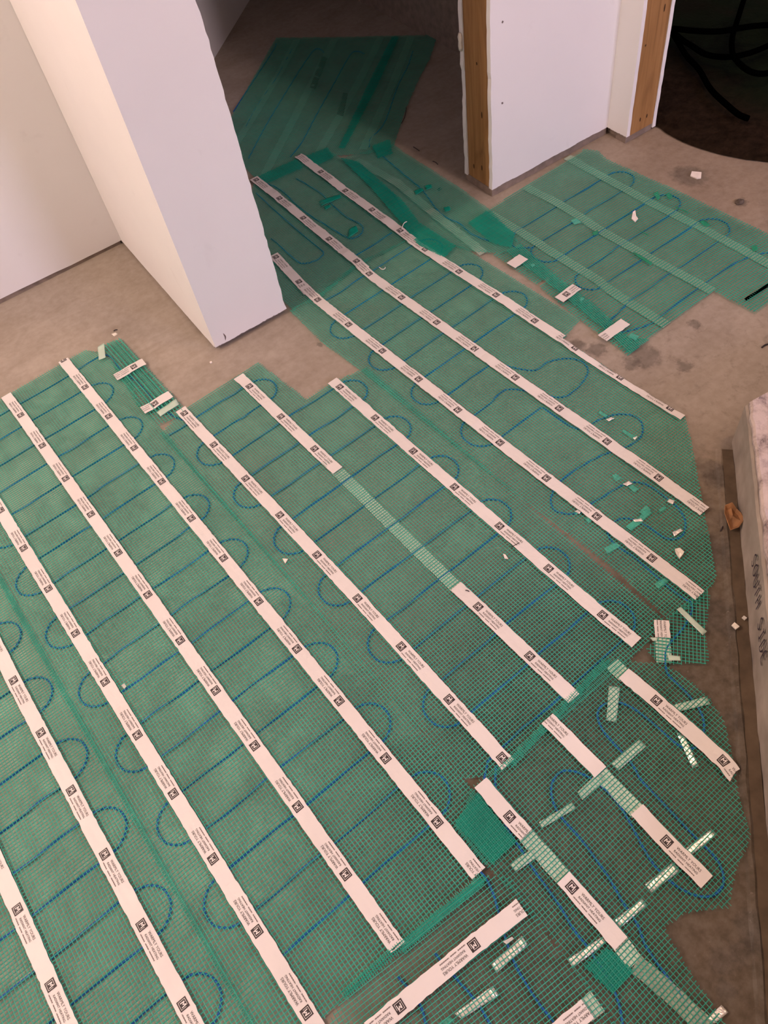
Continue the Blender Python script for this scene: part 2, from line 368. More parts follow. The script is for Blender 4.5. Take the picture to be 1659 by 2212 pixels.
def cable(parent, world_pts, z=.0024, name='heating_cable', r=.0019, smooth=True, bumps=True):
    P = smooth_path(world_pts, .006) if smooth else resample(np.array(world_pts), .006)
    Z = np.full(len(P), z)
    V, F = tube_data(np.c_[P, Z], r)
    return pymesh(name, V, F, 'cable', parent, smooth=True)
def serpentine(fr, lines, t0, t1, first_right, reach, wob=.0016, seed=0):
    """runs at each s between t0 and t1 joined by round loops; returns world points"""
    R = np.random.RandomState(seed); out = []; right = first_right
    for i, s in enumerate(lines):
        ts = np.linspace(t0, t1, 24); ss = s+wob*np.interp(ts, np.linspace(t0, t1, 7), R.randn(7))
        run = [(a, b) for a, b in zip(ss, ts)]
        if not right: run = run[::-1]
        out += run
        if i+1 < len(lines):
            nx = lines[i+1]; c = (s+nx)/2; rad = (nx-s)/2; te = t1 if right else t0; sg = 1 if right else -1
            ext = reach-rad
            for q in np.linspace(0, 1, 15)[1:-1]:
                ang = -math.pi/2+q*math.pi
                out.append((c+rad*1.04*math.sin(ang), te+sg*(ext*math.sin(q*math.pi)**.5*1.0+rad*math.cos(ang))))
        right = not right
    return [fr.w(s, t) for s, t in out]

# printed tape -------------------------------------------------------
PITCH = .12925
def text2d(body, x0, x1, yc, cap):
    cu = bpy.data.curves.new('t', 'FONT'); cu.body = body; cu.size = 1; cu.resolution_u = 2; cu.offset = 0.0
    ob = bpy.data.objects.new('t', cu); COL.objects.link(ob); dg = bpy.context.evaluated_depsgraph_get()
    me = ob.evaluated_get(dg).to_mesh()
    v = np.array([p.co[:2] for p in me.vertices]); f = [tuple(p.vertices) for p in me.polygons]
    ob.evaluated_get(dg).to_mesh_clear(); bpy.data.objects.remove(ob); bpy.data.curves.remove(cu)
    mn, mx = v.min(0), v.max(0)
    v = (v-mn)/(mx-mn)*np.array([x1-x0, cap])+np.array([x0, yc-cap/2]); return v, f
def label_art():
    V = []; F = []; MI = []; LV = []
    def add(v, f, mi, lev):
        b0 = len(V); V.extend([tuple(p) for p in v]); F.extend([tuple(b0+i for i in q) for q in f]); MI.extend([mi]*len(f)); LV.extend([lev]*len(v))
    def quad(x0, x1, y0, y1, mi, lev=0): add([(x0, y0), (x1, y0), (x1, y1), (x0, y1)], [(0, 1, 2, 3)], mi, lev)
    e = .0074; quad(-e, e, -e, e, 0)
    a, b_ = .0050, .0056
    quad(-b_, -a, -b_, b_, 1, 1); quad(-a, b_, -b_, -a, 1, 1); quad(-a, .0028, a, b_, 1, 1); quad(a, b_, -a, .0026, 1, 1); quad(.0028, .0034, .0034, b_, 1, 1)
    add([(-.0034, -.0034), (-.0022, -.0034), (-.0014, .0012), (.0002, -.0014), (.0020, .0018), (.0026, -.0034), (.0038, -.0034), (.0034, .0036), (.0018, .0042), (.0001, .0010), (-.0016, .0036), (-.0030, .0036)],
        [(0, 1, 2, 11), (11, 2, 10), (2, 3, 9, 10), (3, 4, 8, 9), (4, 7, 8), (4, 5, 6, 7)], 1, 1)
    for body, x0, x1, yc, cap, mi in (('WARMLY YOURS', .0148, .0570, .0047, .0043, 0), ('RADIANT HEATING', .0148, .0560, -.0016, .0034, 0)):
        v, f = text2d(body, x0, x1, yc, cap); add(v, f, mi, 0)
    x = .0098
    for wl in (.0138, .0112, .0172):           # the third line is too small to read: rows of fine strokes
        n = int(wl/.0011)
        for i in range(n):
            xx = x+i*.0011; hgt = .00105+.0004*((i*7) % 3); quad(xx, xx+.00086, -.0073-hgt/2, -.0073+hgt/2, 2)
        x += wl+.0018
    return V, F, MI, LV
ART = label_art()
def clip_art(x0, x1, y0, y1):
    V, F, MI, LV = ART; bm = bmesh.new(); lay = bm.verts.layers.float.new('lev')
    vs = [bm.verts.new((p[0], p[1], 0)) for p in V]
    for v, l in zip(vs, LV): v[lay] = l
    for f, mi in zip(F, MI):
        try: fc = bm.faces.new([vs[i] for i in f]); fc.material_index = mi
        except ValueError: pass
    for co, no in (((x0, 0, 0), (-1, 0, 0)), ((x1, 0, 0), (1, 0, 0)), ((0, y0, 0), (0, -1, 0)), ((0, y1, 0), (0, 1, 0))):
        bmesh.ops.bisect_plane(bm, geom=bm.verts[:]+bm.edges[:]+bm.faces[:], plane_co=co, plane_no=no, clear_outer=True)
    bm.verts.ensure_lookup_table(); bm.verts.index_update()
    out = ([(v.co.x, v.co.y) for v in bm.verts], [tuple(v.index for v in f.verts) for f in bm.faces], [f.material_index for f in bm.faces], [v[lay] for v in bm.verts])
    bm.free(); return out
TAPE_Z = NET_Z+.0023
def tape(parent, px, logo=None, flip=False, width=.0254, z=None, mat='tape', ta=None, tb=None, ripple=.0004, label=None, cut0=0.0, cut1=0.0, name='tape_strip', world=False, rag=.0004, only=None):
    """ribbon along a polyline of pixels; logo = pixel of one printed logo"""
    z = TAPE_Z if z is None else z
    P = resample(np.array(px if world else [fp(*p) for p in px]), .008)
    T = np.gradient(P, axis=0); T /= np.linalg.norm(T, axis=1)[:, None]; Nn = np.stack([-T[:, 1], T[:, 0]], 1)
    n = len(P); s = np.r_[0, np.cumsum(np.linalg.norm(np.diff(P, axis=0), axis=1))]
    ta = -width/2 if ta is None else ta; tb = width/2 if tb is None else tb
    R = np.random.RandomState(int(abs(P[0, 0]*977+P[0, 1]*331)*10) % 9999)
    rip = ripple*np.interp(s, np.arange(0, s[-1]+.03, .022), R.randn(len(np.arange(0, s[-1]+.03, .022))))
    cols = np.linspace(ta, tb, 5); V = []; base = []
    sk = np.zeros(n)
    for j, c in enumerate(cols):
        rg = rag*R.randn(n) if j in (0, 4) else 0
        sh = np.zeros(n); sh[0] = cut0*(c-ta)/(tb-ta); sh[-1] = cut1*(c-ta)/(tb-ta)
        Q = P+Nn*(c+rg)[:, None] if np.ndim(rg) else P+Nn*c
        Q = Q+T*sh[:, None]
        V.append(np.c_[Q, z+rip+.00012*(j % 2)])
    top = np.concatenate(V); bot = top.copy(); bot[:, 2] -= .00035
    Vv = np.concatenate([top, bot]); m = len(top); F = []
    for j in range(4):
        for i in range(n-1):
            a = j*n+i; b_ = (j+1)*n+i; F.append((a, a+1, b_+1, b_)); F.append((m+a, m+b_, m+b_+1, m+a+1))
    for i in range(n-1):
        F.append((i, m+i, m+i+1, i+1)); a = 4*n+i; F.append((a, a+1, m+a+1, m+a))
    for j in range(4):
        a, b_ = j*n, (j+1)*n; F.append((a, b_, m+b_, m+a)); a, b_ = a+n-1, b_+n-1; F.append((a, m+a, m+b_, b_))
    o = pymesh(name, Vv, F, mat, parent, smooth=False)
    if label: o['label'] = label
    if logo is not None:
        q = fp(*logo); i = int(np.argmin(((P-q)**2).sum(1))); sl = s[i]+(q-P[i]) @ T[i]
        sg = -1 if flip else 1
        k0 = math.floor((-sl)/PITCH)-1; k1 = math.ceil((s[-1]-sl)/PITCH)+1
        for k in (range(k0, k1+1) if only is None else only):
            c = sl+k*PITCH
            lo, hi = ((0-c)*sg, (s[-1]-c)*sg); lo, hi = min(lo, hi)+.0003, max(lo, hi)-.0003
            lo, hi = max(lo, -.02), min(hi, .08)
            if hi-lo < .004: continue
            ya, yb = (ta, tb) if sg > 0 else (-tb, -ta)
            A = clip_art(lo, hi, ya, yb)
            if not A[1]: continue
            xy = np.array(A[0])*sg; ss = c+xy[:, 0]; tt = xy[:, 1]
            X = np.interp(ss, s, P[:, 0]); Y = np.interp(ss, s, P[:, 1]); nx = np.interp(ss, s, Nn[:, 0]); ny = np.interp(ss, s, Nn[:, 1])
            Z = z+np.interp(ss, s, rip)+.0004+.0003*np.array(A[3])
            pymesh('printed_label', np.c_[X+nx*tt, Y+ny*tt, Z], A[1], ['ink', 'tape', 'ink_grey'], o, A[2])
    return o
def quad_tape(parent, corners, mat='clear', z=None, name='clear_tape', label=None, bulge=.0012, world=False):
    """short piece of tape from its four corner pixels, a little puckered"""
    z = NET_Z+.0009 if z is None else z
    c = [np.asarray(p, float) if world else fp(*p) for p in corners]; nu, nv = 9, 5; V = []
    R = np.random.RandomState(int(abs(c[0][0]*997+c[0][1]*613)*10) % 9999)
    for j in range(nv):
        for i in range(nu):
            u, v = i/(nu-1), j/(nv-1)
            p = (c[0]*(1-u)+c[3]*u)*(1-v)+(c[1]*(1-u)+c[2]*u)*v
            V.append((p[0], p[1], z+bulge*(R.rand()*.5+.3*math.sin(u*9+j))))
    F = [(j*nu+i, j*nu+i+1, (j+1)*nu+i+1, (j+1)*nu+i) for j in range(nv-1) for i in range(nu-1)]
    n = len(V); V += [(x, y, zz-.0003) for x, y, zz in V]; F += [tuple(n+k for k in f[::-1]) for f in F]
    rim = [i for i in range(nu)]+[j*nu+nu-1 for j in range(1, nv)]+[(nv-1)*nu+i for i in range(nu-2, -1, -1)]+[j*nu for j in range(nv-2, 0, -1)]
    F += [(rim[k], n+rim[k], n+rim[(k+1) % len(rim)], rim[(k+1) % len(rim)]) for k in range(len(rim))]
    o = pymesh(name, V, F, mat, parent, smooth=True)
    if label: o['label'] = label
    return o
# ------------------------------------------------------------------ the setting
HT = 2.45
def grid_plane(name, x0, x1, y0, y1, z, mats, n=2):
    return pymesh(name, [(x0, y0, z), (x1, y0, z), (x1, y1, z), (x0, y1, z)], [(0, 1, 2, 3)], mats)
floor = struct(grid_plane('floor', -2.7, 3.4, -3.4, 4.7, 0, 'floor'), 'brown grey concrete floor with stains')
ceil = struct(pymesh('ceiling', [(-2.7, -3.4, HT), (-2.7, 4.7, HT), (3.4, 4.7, HT), (3.4, -3.4, HT)], [(0, 1, 2, 3)], 'ceil'))
for nm, a in (('wall_front', (-2.7, 3.4, -3.5, -3.4)), ('wall_west', (-2.8, -2.7, -3.5, 4.8)), ('wall_east', (3.4, 3.5, -3.5, 4.8)), ('wall_north', (-2.7, 3.4, 4.7, 4.8))):
    struct(box(nm, *a, 0, HT, 'drywall'))

def rough_panel(name, a, b, thick_dir, th, z0, z1, parent, jag0=0.0, jag1=0.0, jagb=0.0, mat='drywall', seed=1):
    """plasterboard sheet from a to b (floor points) with torn edges, thickness along thick_dir"""
    R = np.random.RandomState(seed); a = np.array(a, float); b = np.array(b, float); L = np.linalg.norm(b-a); d = (b-a)/L; td = np.array(thick_dir, float)*th
    nz = 160; nx = 60; out = []
    zs = np.linspace(z0, z1, nz); xs = np.linspace(0, L, nx)
    def torn(n, amp):
        if amp == 0: return np.zeros(n)
        x = R.randn(n)*.5
        for k in (3, 7, 15): x += np.interp(np.arange(n), np.arange(0, n+k, k), R.randn(len(np.arange(0, n+k, k))))
        return -amp*np.abs(x)*.5
    out += [(x, z0-j) for x, j in zip(xs, torn(nx, jagb))]
    out += [(L+j, z) for z, j in zip(zs[1:], torn(nz-1, jag1))]
    out += [(-j, z) for z, j in zip(zs[1:][::-1], torn(nz-1, jag0))]
    V = []; n = len(out)
    for off in (np.zeros(2), td):
        V += [(a[0]+d[0]*x+off[0], a[1]+d[1]*x+off[1], z) for x, z in out]
    F = [tuple(range(n)), tuple(range(n, 2*n))[::-1]]+[(i, (i+1) % n, n+(i+1) % n, n+i) for i in range(n)]
    o = pymesh(name, V, F, mat, parent)
    bm = bmesh.new(); bm.from_mesh(o.data); bmesh.ops.recalc_face_normals(bm, faces=bm.faces[:]); bm.to_mesh(o.data); bm.free()
    return o

wl = struct(empty('wall_left', (-1, 2.06, 0)), 'white drywall at the back of the left alcove'); wl.location = (0, 0, 0)
rough_panel('drywall_panel', (-2.7, 2.054), (.343, 2.054), (0, 1), .013, .010, HT, wl, jagb=.004, seed=4)
box('framing', -2.7, .345, 2.068, 2.16, 0, HT, 'wood', wl)
bl = struct(rough_panel('baseboard_left', (-2.7, 2.0565), (.338, 2.0565), (0, 1), .010, 0, .012, None, mat='strip', seed=9), 'ragged grey gap strip under the left wall')

wc = struct(empty('wall_center'), 'white drywall pillar beside the doorway')
rough_panel('drywall_panel', (.342, 1.474), (.544, 1.474), (0, 1), .013, .013, HT, wc, jag1=.0035, jagb=.0018, seed=12)
rough_panel('drywall_panel', (.342, 1.4871), (.342, 2.053), (1, 0), .013, .007, HT, wc, jagb=.0015, seed=14)
box('framing', .3555, .528, 1.488, 2.17, 0, HT, 'strip', wc)
rough_panel('drywall_panel', (.529, 1.49), (.529, 2.17), (1, 0), .012, .01, HT, wc, seed=15)

wr = struct(empty('wall_right'), 'white drywall wall end with an exposed wood stud by the doorway')
rough_panel('drywall_panel', (1.199, 1.482), (1.612, 1.482), (0, 1), .013, .021, HT, wr, jag0=.002, jagb=.0015, seed=21)
rough_panel('drywall_panel', (1.199, 1.586), (1.66, 1.586), (0, 1), .013, .020, HT, wr, jag0=.003, seed=22)
stud1 = box('stud', 1.203, 1.245, 1.4965, 1.5845, .004, HT, 'wood', wr); stud1['label'] = 'bare wood stud at the wall end'
box('framing', 1.246, 1.66, 1.496, 1.585, 0, HT, 'strip', wr)
box('sole_strip', 1.2015, 1.612, 1.4855, 1.495, 0, .0225, 'strip', wr)
box('sole_strip', 1.2015, 1.245, 1.4955, 1.5975, 0, .0215, 'strip', wr)
ws = struct(empty('wall_side'), 'white drywall return ending in a bare wood stud by the dark opening')
rough_panel('drywall_panel', (1.612, 1.484), (1.612, 1.409), (1, 0), .012, .020, HT, ws, jagb=.001, jag1=.001, seed=31)
stud2 = box('stud', 1.6245, 1.7115, 1.4115, 1.45, .018, HT, 'wood', ws); stud2['label'] = 'bare wood stud edge by the dark opening'
rough_panel('drywall_panel', (1.712, 1.409), (1.712, 3.3), (1, 0), .012, .006, HT, ws, jag0=.002, seed=33)
box('framing', 1.6245, 1.711, 1.451, 3.3, 0, HT, 'strip', ws)
box('sole_strip', 1.6145, 1.712, 1.4135, 1.45, 0, .0195, 'strip', ws)
def nail_marks(par, spots, face):
    for (a, z, hgt) in spots:
        V = [((0, math.cos(t)*.0025, math.sin(t)*hgt/2)) for t in np.linspace(0, 2*math.pi, 9)[:-1]]
        V = [face(a+y, z+zz, 0) for _, y, zz in V]+[face(a, z, .0008)]
        pymesh('nail_mark', V, [(i, (i+1) % 8, 8) for i in range(8)], 'nail', par)
nail_marks(wr, ((1.523, .21, .018), (1.528, .065, .016), (1.562, .055, .014), (1.523, 1.05, .008), (1.556, 1.05, .008), (1.55, .62, .006), (1.538, .33, .008)), lambda a, z, d: (1.2028-d, a, z))
nail_marks(ws, ((1.66, .05, .012), (1.685, .05, .012), (1.69, .32, .02), (1.66, .62, .01), (1.64, .25, .006)), lambda a, z, d: (a, 1.4113-d, z))
struct(box('trim_1', .544, 1.199, 1.474, 1.60, 2.04, HT, 'drywall'), 'header above the doorway')
da = math.radians(43.9); p0 = np.array([1.056, 2.83]); dd = np.array([math.cos(da), math.sin(da)]); dn = np.array([-dd[1], dd[0]])
A, B = p0-dd*.88, p0+dd*2.3
wb = struct(pymesh('wall_back', [(*p, z) for z in (0, HT) for p in (A, B, B+dn*.1, A+dn*.1)], [(0, 3, 2, 1), (4, 5, 6, 7), (0, 1, 5, 4), (1, 2, 6, 5), (2, 3, 7, 6), (3, 0, 4, 7)], 'drywall'), 'dim diagonal wall of the back room')
# marks on the plasterboard
def scuff(par, pts, y, wd, mat='ink_grey', name='scuff_mark'):
    P = resample(np.array(pts), .004); T = np.gradient(P, axis=0); T /= np.linalg.norm(T, axis=1)[:, None]; k = len(P)
    ww = wd*np.sin(np.linspace(.15, 3.0, k)); V = [(p[0]-t[1]*q*s_, y, p[1]+t[0]*q*s_) for s_ in (-1, 1) for p, t, q in zip(P, T, ww)]
    return pymesh(name, V, [(i, k+i, k+i+1, i+1) for i in range(k-1)], mat, par)
scuff(wr, [(1.583, .775), (1.585, .74), (1.582, .70)], 1.4815, .0025)
scuff(wr, [(1.235, .43), (1.236, .424)], 1.4815, .003); scuff(wr, [(1.232, .245), (1.237, .240)], 1.4815, .003)
scuff(wc, [(.43, .80), (.425, .785), (.43, .775)], 1.4735, .002); scuff(wc, [(.372, .042), (.374, .03), (.371, .020)], 1.4735, .0018)
V = []; 
for j in range(5):
    for i in range(6):
        a_ = i/6*6.283; rr_ = (.0055, .0075, .006, .008, .004)[j]; V.append((1.1975+rr_*.6*math.cos(a_), 1.592+rr_*math.sin(a_), .345+.01*j))
F = [(j*6+i, j*6+(i+1) % 6, (j+1)*6+(i+1) % 6, (j+1)*6+i) for j in range(4) for i in range(6)]+[(5, 4, 3, 2, 1, 0), (24, 25, 26, 27, 28, 29)]
pymesh('plaster_drip', V, F, 'gypsum', wr, smooth=True)

# concrete curb with handwriting, at 45 degrees
cb0 = np.array([1.017, .518]); cd = np.array([-.7071, -.7071]); cin = np.array([-.7071, .7071]); CHT = .121
ce = fp(1659, 845, CHT)-fp(1618, 866, CHT); ce /= np.linalg.norm(ce)
curb = empty('concrete_curb', (0, 0, 0))
tag(curb, 'low concrete curb with handwriting along its face, by the right edge', 'curb')
def curb_block(name, off, z0, z1, mat, seed, amp):
    R = np.random.RandomState(seed); n = 90; aa = np.linspace(-.0, 1.7, n)
    prof = []
    e0 = cb0-cin*off
    edge = [e0+cd*a+cin*amp*R.randn() for a in aa]; far = [e0+cd*a+ce*.75 for a in aa]
    rows = [[(*e, z0) for e in edge], [(*(e), z1-.004) for e in edge], [(*(e-cin*.004), z1+.0008*R.randn()) for e in edge]]
    for k in np.linspace(.03, 1, 14): rows.append([(*((e-cin*.004)*(1-k)+f*k), z1+.0022*R.randn()*(k < .99)) for e, f in zip(edge, far)])
    rows.append([(*f, z0) for f in far])
    V = [p for r in rows for p in r]; F = [(j*n+i, j*n+i+1, (j+1)*n+i+1, (j+1)*n+i) for j in range(len(rows)-1) for i in range(n-1)]
    F += [tuple(j*n for j in range(len(rows))), tuple(j*n+n-1 for j in range(len(rows)))[::-1]]
    o = pymesh(name, V, F, mat, curb)
    bm = bmesh.new(); bm.from_mesh(o.data); bmesh.ops.recalc_face_normals(bm, faces=bm.faces[:]); bm.to_mesh(o.data); bm.free(); return o
curb_block('curb_body', 0, 0, .110, 'concrete', 3, .0005)
curb_block('plaster_top', .005, .1101, CHT, 'stone', 5, .0012)
def curb_at(px, py):
    g = fp(px, py); t = (cb0 @ cin)/(g @ cin); q = t*g; return (q-cb0) @ cd, CH*(1-t)
t0, z0_ = curb_at(1633, 1197); t1, z1_ = curb_at(1653, 1437)
GL = {'S': [[(.9, .85), (.5, 1), (.1, .8), (.3, .55), (.75, .42), (.85, .18), (.5, 0), (.08, .15)]], 'O': [[(.5, 1), (.1, .7), (.12, .2), (.5, 0), (.9, .25), (.88, .75), (.55, 1)]],
      'U': [[(.1, 1), (.1, .3), (.4, 0), (.8, .15), (.88, 1)]], 'T': [[(0, .95), (1, 1)], [(.5, .97), (.45, 0)]], 'H': [[(.1, 1), (.12, 0)], [(.88, 1), (.9, 0)], [(.1, .5), (.9, .55)]],
      'I': [[(.2, 1), (.85, 1)], [(.5, 1), (.5, 0)], [(.15, 0), (.85, .02)]], 'D': [[(.1, 0), (.12, 1), (.6, .92), (.9, .55), (.65, .1), (.1, 0)]], 'E': [[(.9, 1), (.1, .97), (.12, 0), (.95, .03)], [(.1, .5), (.75, .53)]]}
chars = 'SOUTH SIDE'; adv = (t1-t0)/len(chars); LV_, LF_ = [], []
for i, ch in enumerate(chars):
    for st in GL.get(ch, []):
        P2 = smooth_path([(t0+adv*(i+.12+.74*x), .060+.030*y+.002*math.sin(i*2.1)) for x, y in st], .002) if len(st) > 2 else resample(np.array([(t0+adv*(i+.12+.74*x), 0.060+.030*y) for x, y in st]), .003)
        T2 = np.gradient(P2, axis=0); T2 /= np.linalg.norm(T2, axis=1)[:, None]; N2 = np.stack([-T2[:, 1], T2[:, 0]], 1)
        b0 = len(LV_); k = len(P2)
        for sgn in (-1, 1):
            for q in P2+sgn*.0014*N2: pt = cb0+cd*q[0]+cin*.0026; LV_.append((pt[0], pt[1], q[1]))
        LF_ += [(b0+j, b0+j+1, b0+k+j+1, b0+k+j) for j in range(k-1)]
lt = pymesh('handwriting', LV_, LF_, 'marker', curb); lt['label'] = 'SOUTH SIDE in dark marker'
# low screed ridge on the floor along the curb
prof = [(.0, .0032), (.0195, .0030), (.023, .0050), (.030, .0042), (.035, -.0008)]
V = []; F = []; n = 50; R = np.random.RandomState(8)
for i, a in enumerate(np.linspace(.02, 1.7, n)):
    for o_, z in prof:
        p = cb0+cd*a+cin*(o_+.0008*R.randn()); V.append((p[0], p[1], z*(min(1, i/2+.3))))
k = len(prof); F = [(i*k+j, (i+1)*k+j, (i+1)*k+j+1, i*k+j+1) for i in range(n-1) for j in range(k-1)]
rg = pymesh('screed_ridge', V, F, ['floor', 'screed_shade'], floor, midx=[(1, 0, 0, 0)[j] for i in range(n-1) for j in range(k-1)])  # channel coloured darker for the shade in the recess by the curb
bm = bmesh.new(); bm.from_mesh(rg.data); bmesh.ops.recalc_face_normals(bm, faces=bm.faces[:]); bm.to_mesh(rg.data); bm.free()
if rg.data.polygons[20].normal.z < 0: rg.data.flip_normals()

# ------------------------------------------------------------------ heating mats
def mat_thing(label, loc):
    q = fp(*loc); o = empty('heating_mat', (0, 0, 0)); tag(o, label, 'heating mat', 'green radiant heating mats on the floor'); return o

# mat with strips A, B, C ------------------------------------------------
FA = Frame((186.3, 841.8), (949.3, 1783.3))
m1 = mat_thing('long three-strip green heating mat reaching from the alcove to the bottom edge', (400, 1300))
netting(m1, FA, [FA.w(*p) for p in ((-.125, -.376), (-.125, .058), (-.075, .088), (.06, .092), (.14, .074), (1.385, .0725), (1.388, -.375))], seed=1, z0=NET_Z, haze_mat='film_hi')
tape(m1, [tuple((139, 782)), (949.3, 1783.3), (1034, 1889)], (186.3, 841.8), True, cut0=.002)
tape(m1, [(16, 858), (48.3, 901.2), (747.9, 1889.9), (859, 2047)], (48.3, 901.2), True, cut1=.004)
tape(m1, [(-150, 856), (5.7, 1107.4), (662.2, 2183.5), (690, 2230)], (54, 1188.8), True)
ln = [-.0755+.0003+.0757*k for k in range(0, 19)]
cable(m1, serpentine(FA, ln, -.303, 0.0, True, .051, seed=3), smooth=False) if False else None
pts = serpentine(FA, ln[1:], -.303, 0.0, True, .0515, seed=3)
cable(m1, [FA.w(-.0745, -.34)]+[FA.w(-.0745+.001*math.sin(i), -.30+i*.03) for i in range(11)]+[fp(215, 772), fp(228, 768), fp(243, 775), fp(262, 800), fp(295, 825), fp(318, 850), fp(345, 880), fp(385, 905), fp(415, 912)])
cable(m1, pts, smooth=False)
# connector flap at the top of that mat
fl = mat_thing('small green mesh flap with two white label tapes at the alcove end', (300, 830))
FF = Frame((262, 738), (395, 890))
netting(fl, FF, pxpoly((222, 752), (262, 735), (388, 872), (405, 897), (345, 922), (300, 880)), seed=2, z0=NET_Z+.0022, cell=.0075, wa=.0018, haze_mat='film_lo')
netting(fl, FF, pxpoly((225, 752), (265, 738), (385, 872), (340, 905)), seed=7, z0=NET_Z+.0040, cell=.0095, wa=.0022, wb=.0008, name='netting')
tape(fl, [(253, 822), (315, 788)], (292, 798.5), True, z=NET_Z+.0062, ripple=.0012)
tape(fl, [(312, 894), (372, 858)], (337.5, 878), True, z=NET_Z+.0062, ripple=.0012)
quad_tape(fl, [(342, 897), (350, 906), (390, 880), (383, 868)], 'mint3', NET_Z+.0050)
quad_tape(fl, [(215, 757), (229, 748), (232, 780), (218, 785)], 'mint3', NET_Z+.0062)

# left mat ------------------------------------------------------------
F0 = Frame((34.4, 1474), (400, 2170))
m0 = mat_thing('green heating mat cut off by the left edge of the picture', (60, 1800))
netting(m0, F0, [F0.w(*p) for p in ((-.55, -.40), (-.55, .067), (1.0, .067), (1.0, -.40))], seed=4, z0=NET_Z+.0010, haze_mat='film_hi')
tape(m0, [(-60, 1282), (34.4, 1474), (400, 2170), (440, 2246)], (34.4, 1474), False, z=TAPE_Z+.001)
tape(m0, [F0.w(-.4, -.151), F0.w(*F0.loc(fp(44, 1966))), F0.w(*F0.loc(fp(115, 2127))), F0.w(.95, -.151)], (44, 1966), False, z=TAPE_Z+.001, world=True)
lc = F0.loc(fp(58, 1325))[0]
s_first = F0.loc(fp(104, 1483))[0]-.0378
l0 = [s_first+.0757*k for k in range(-8, 14)]
cable(m0, serpentine(F0, l0, -.30, .0, True, .0515, seed=6), smooth=False, z=.0030)

# middle mat D, E, F ----------------------------------------------------
FD = Frame((401.7, 897.5), (1084.9, 1640.4))
m2 = mat_thing('three-strip green heating mat in the middle of the floor', (800, 1100))
netting(m2, FD, [FD.w(*p) for p in ((-.012, -.004), (-.014, .212), (.163, .226), (.163, .29), (.185, .384), (1.046, .374), (1.052, .30), (1.049, -.02), (1.02, -.066), (.06, -.072), (.012, -.072))], seed=5, z0=NET_Z+.0005, wa=.0011, wb=.00178, haze_mat='film_mid')
tape(m2, [(392, 889), (535, 1041), (772.5, 1295.3), (1098, 1655)], (401.7, 897.5), False)
tape(m2, [(517, 817), (682.3, 975.5), (731, 1021)], (541.2, 839.5), False)
tape(m2, [(725, 1016), (990, 1275)], None, z=NET_Z-.0016, mat='mint', label='translucent pale section of tape under the netting')
tape(m2, [(985, 1270), (1033.3, 1315.1), (1144.7, 1421.9), (1240, 1512)], (1033.3, 1315.1), False)
tape(m2, [(719, 827), (735.3, 841.1), (979.7, 1054.5), (1294.5, 1328), (1374, 1392)], (735.3, 841.1), False)
lines2 = [.0265+.0765*k for k in range(14)]
def run(fr, s, ta, tb, n=16, wob=.0015, seed=0):
    R = np.random.RandomState(seed); t = np.linspace(ta, tb, n); w_ = wob*np.interp(t, np.linspace(min(ta, tb), max(ta, tb), 6), R.randn(6))
    return [(s+a, b) for a, b in zip(w_, t)]
def loop(sa, sb, te, sg, reach):
    c = (sa+sb)/2; rad = (sb-sa)/2; out = []
    for q in np.linspace(0, 1, 15)[1:-1]:
        ang = -math.pi/2+q*math.pi; out.append((c+rad*1.05*math.sin(ang), te+sg*((reach-abs(rad))*math.sin(q*math.pi)**.5+abs(rad)*math.cos(ang))))
    return out
seq = [(.0265, -.06)]+run(FD, lines2[0], -.03, .155, seed=1)+loop(lines2[0], lines2[1], .155, 1, .048)+run(FD, lines2[1], .155, 0, seed=2)
for i in range(1, 13):
    R_ = (i % 2 == 1)
    a, b_ = lines2[i], lines2[i+1]
    if R_: seq += loop(a, b_, 0, -1, .047)+run(FD, b_, 0, .302, seed=10+i)
    else: seq += loop(a, b_, .302, 1, .047)+run(FD, b_, .302, 0, seed=10+i)
seq += [(1.022, -.02), (1.04, -.045)]
cable(m2, [FD.w(*p) for p in seq], smooth=False, z=.0028)

# right mat G, H, I -----------------------------------------------------
FG = Frame((754.4, 706.9), (1407.9, 1212))
m3 = mat_thing('wide three-strip green heating mat running from the doorway to the curb', (1100, 880))
netting(m3, FG, pxpoly((627, 674), (690, 640), (770, 572), (885, 520), (1000, 538), (1252, 694), (1216, 736), (1345, 822), (1478, 906), (1492, 960), (1520, 1110), (1546, 1250), (1512, 1302), (1440, 1338), (1330, 1235), (1050, 1020), (780, 803), (700, 745)), seed=6, z0=NET_Z, wa=.0011, wb=.00178, haze_mat='film_mid')
tape(m3, [(592, 555), (647.0, 614), (668, 637)], (647, 614), False, z=TAPE_Z+.0004)
tape(m3, [(657, 624), (688.2, 653.6), (754.4, 706.9), (1079.4, 961.3), (1407.9, 1212), (1510, 1291)], (754.4, 706.9), True, z=TAPE_Z+.0009, ripple=.0006)
tape(m3, [(778, 578), (797.3, 596.8), (868.4, 648.6), (1112.4, 821.4), (1421.9, 1038.4), (1520, 1110)], (868.3, 648.6), True, z=TAPE_Z+.0012, ripple=.0006)
tape(m3, [(888, 524), (919, 544.5), (992, 592.9), (1070.9, 642.8), (1154.3, 698.7), (1213, 737)], (991.5, 593.2), True, z=TAPE_Z+.0012, ripple=.0006)
tape(m3, [(1209, 733), (1242.7, 757), (1341.8, 822), (1449, 888), (1477, 904)], (1242.7, 757), True, ta=-.0127, tb=.002, ripple=.0005, label='white tape cut to half its width along the mat edge')
l3 = [-.200, -.118, -.040, .033, .108, .185, .260, .335, .420, .504, .590, .680, .755]
seq = [(-.2, .30), (-.2, .16)]+loop(-.2, -.118, .15, -1, .03)+run(FG, -.118, .15, .306, seed=1)
seq = [(-.200, .300), (-.199, .24), (-.199, .17)]
cable(m3, [FG.w(*p) for p in seq])
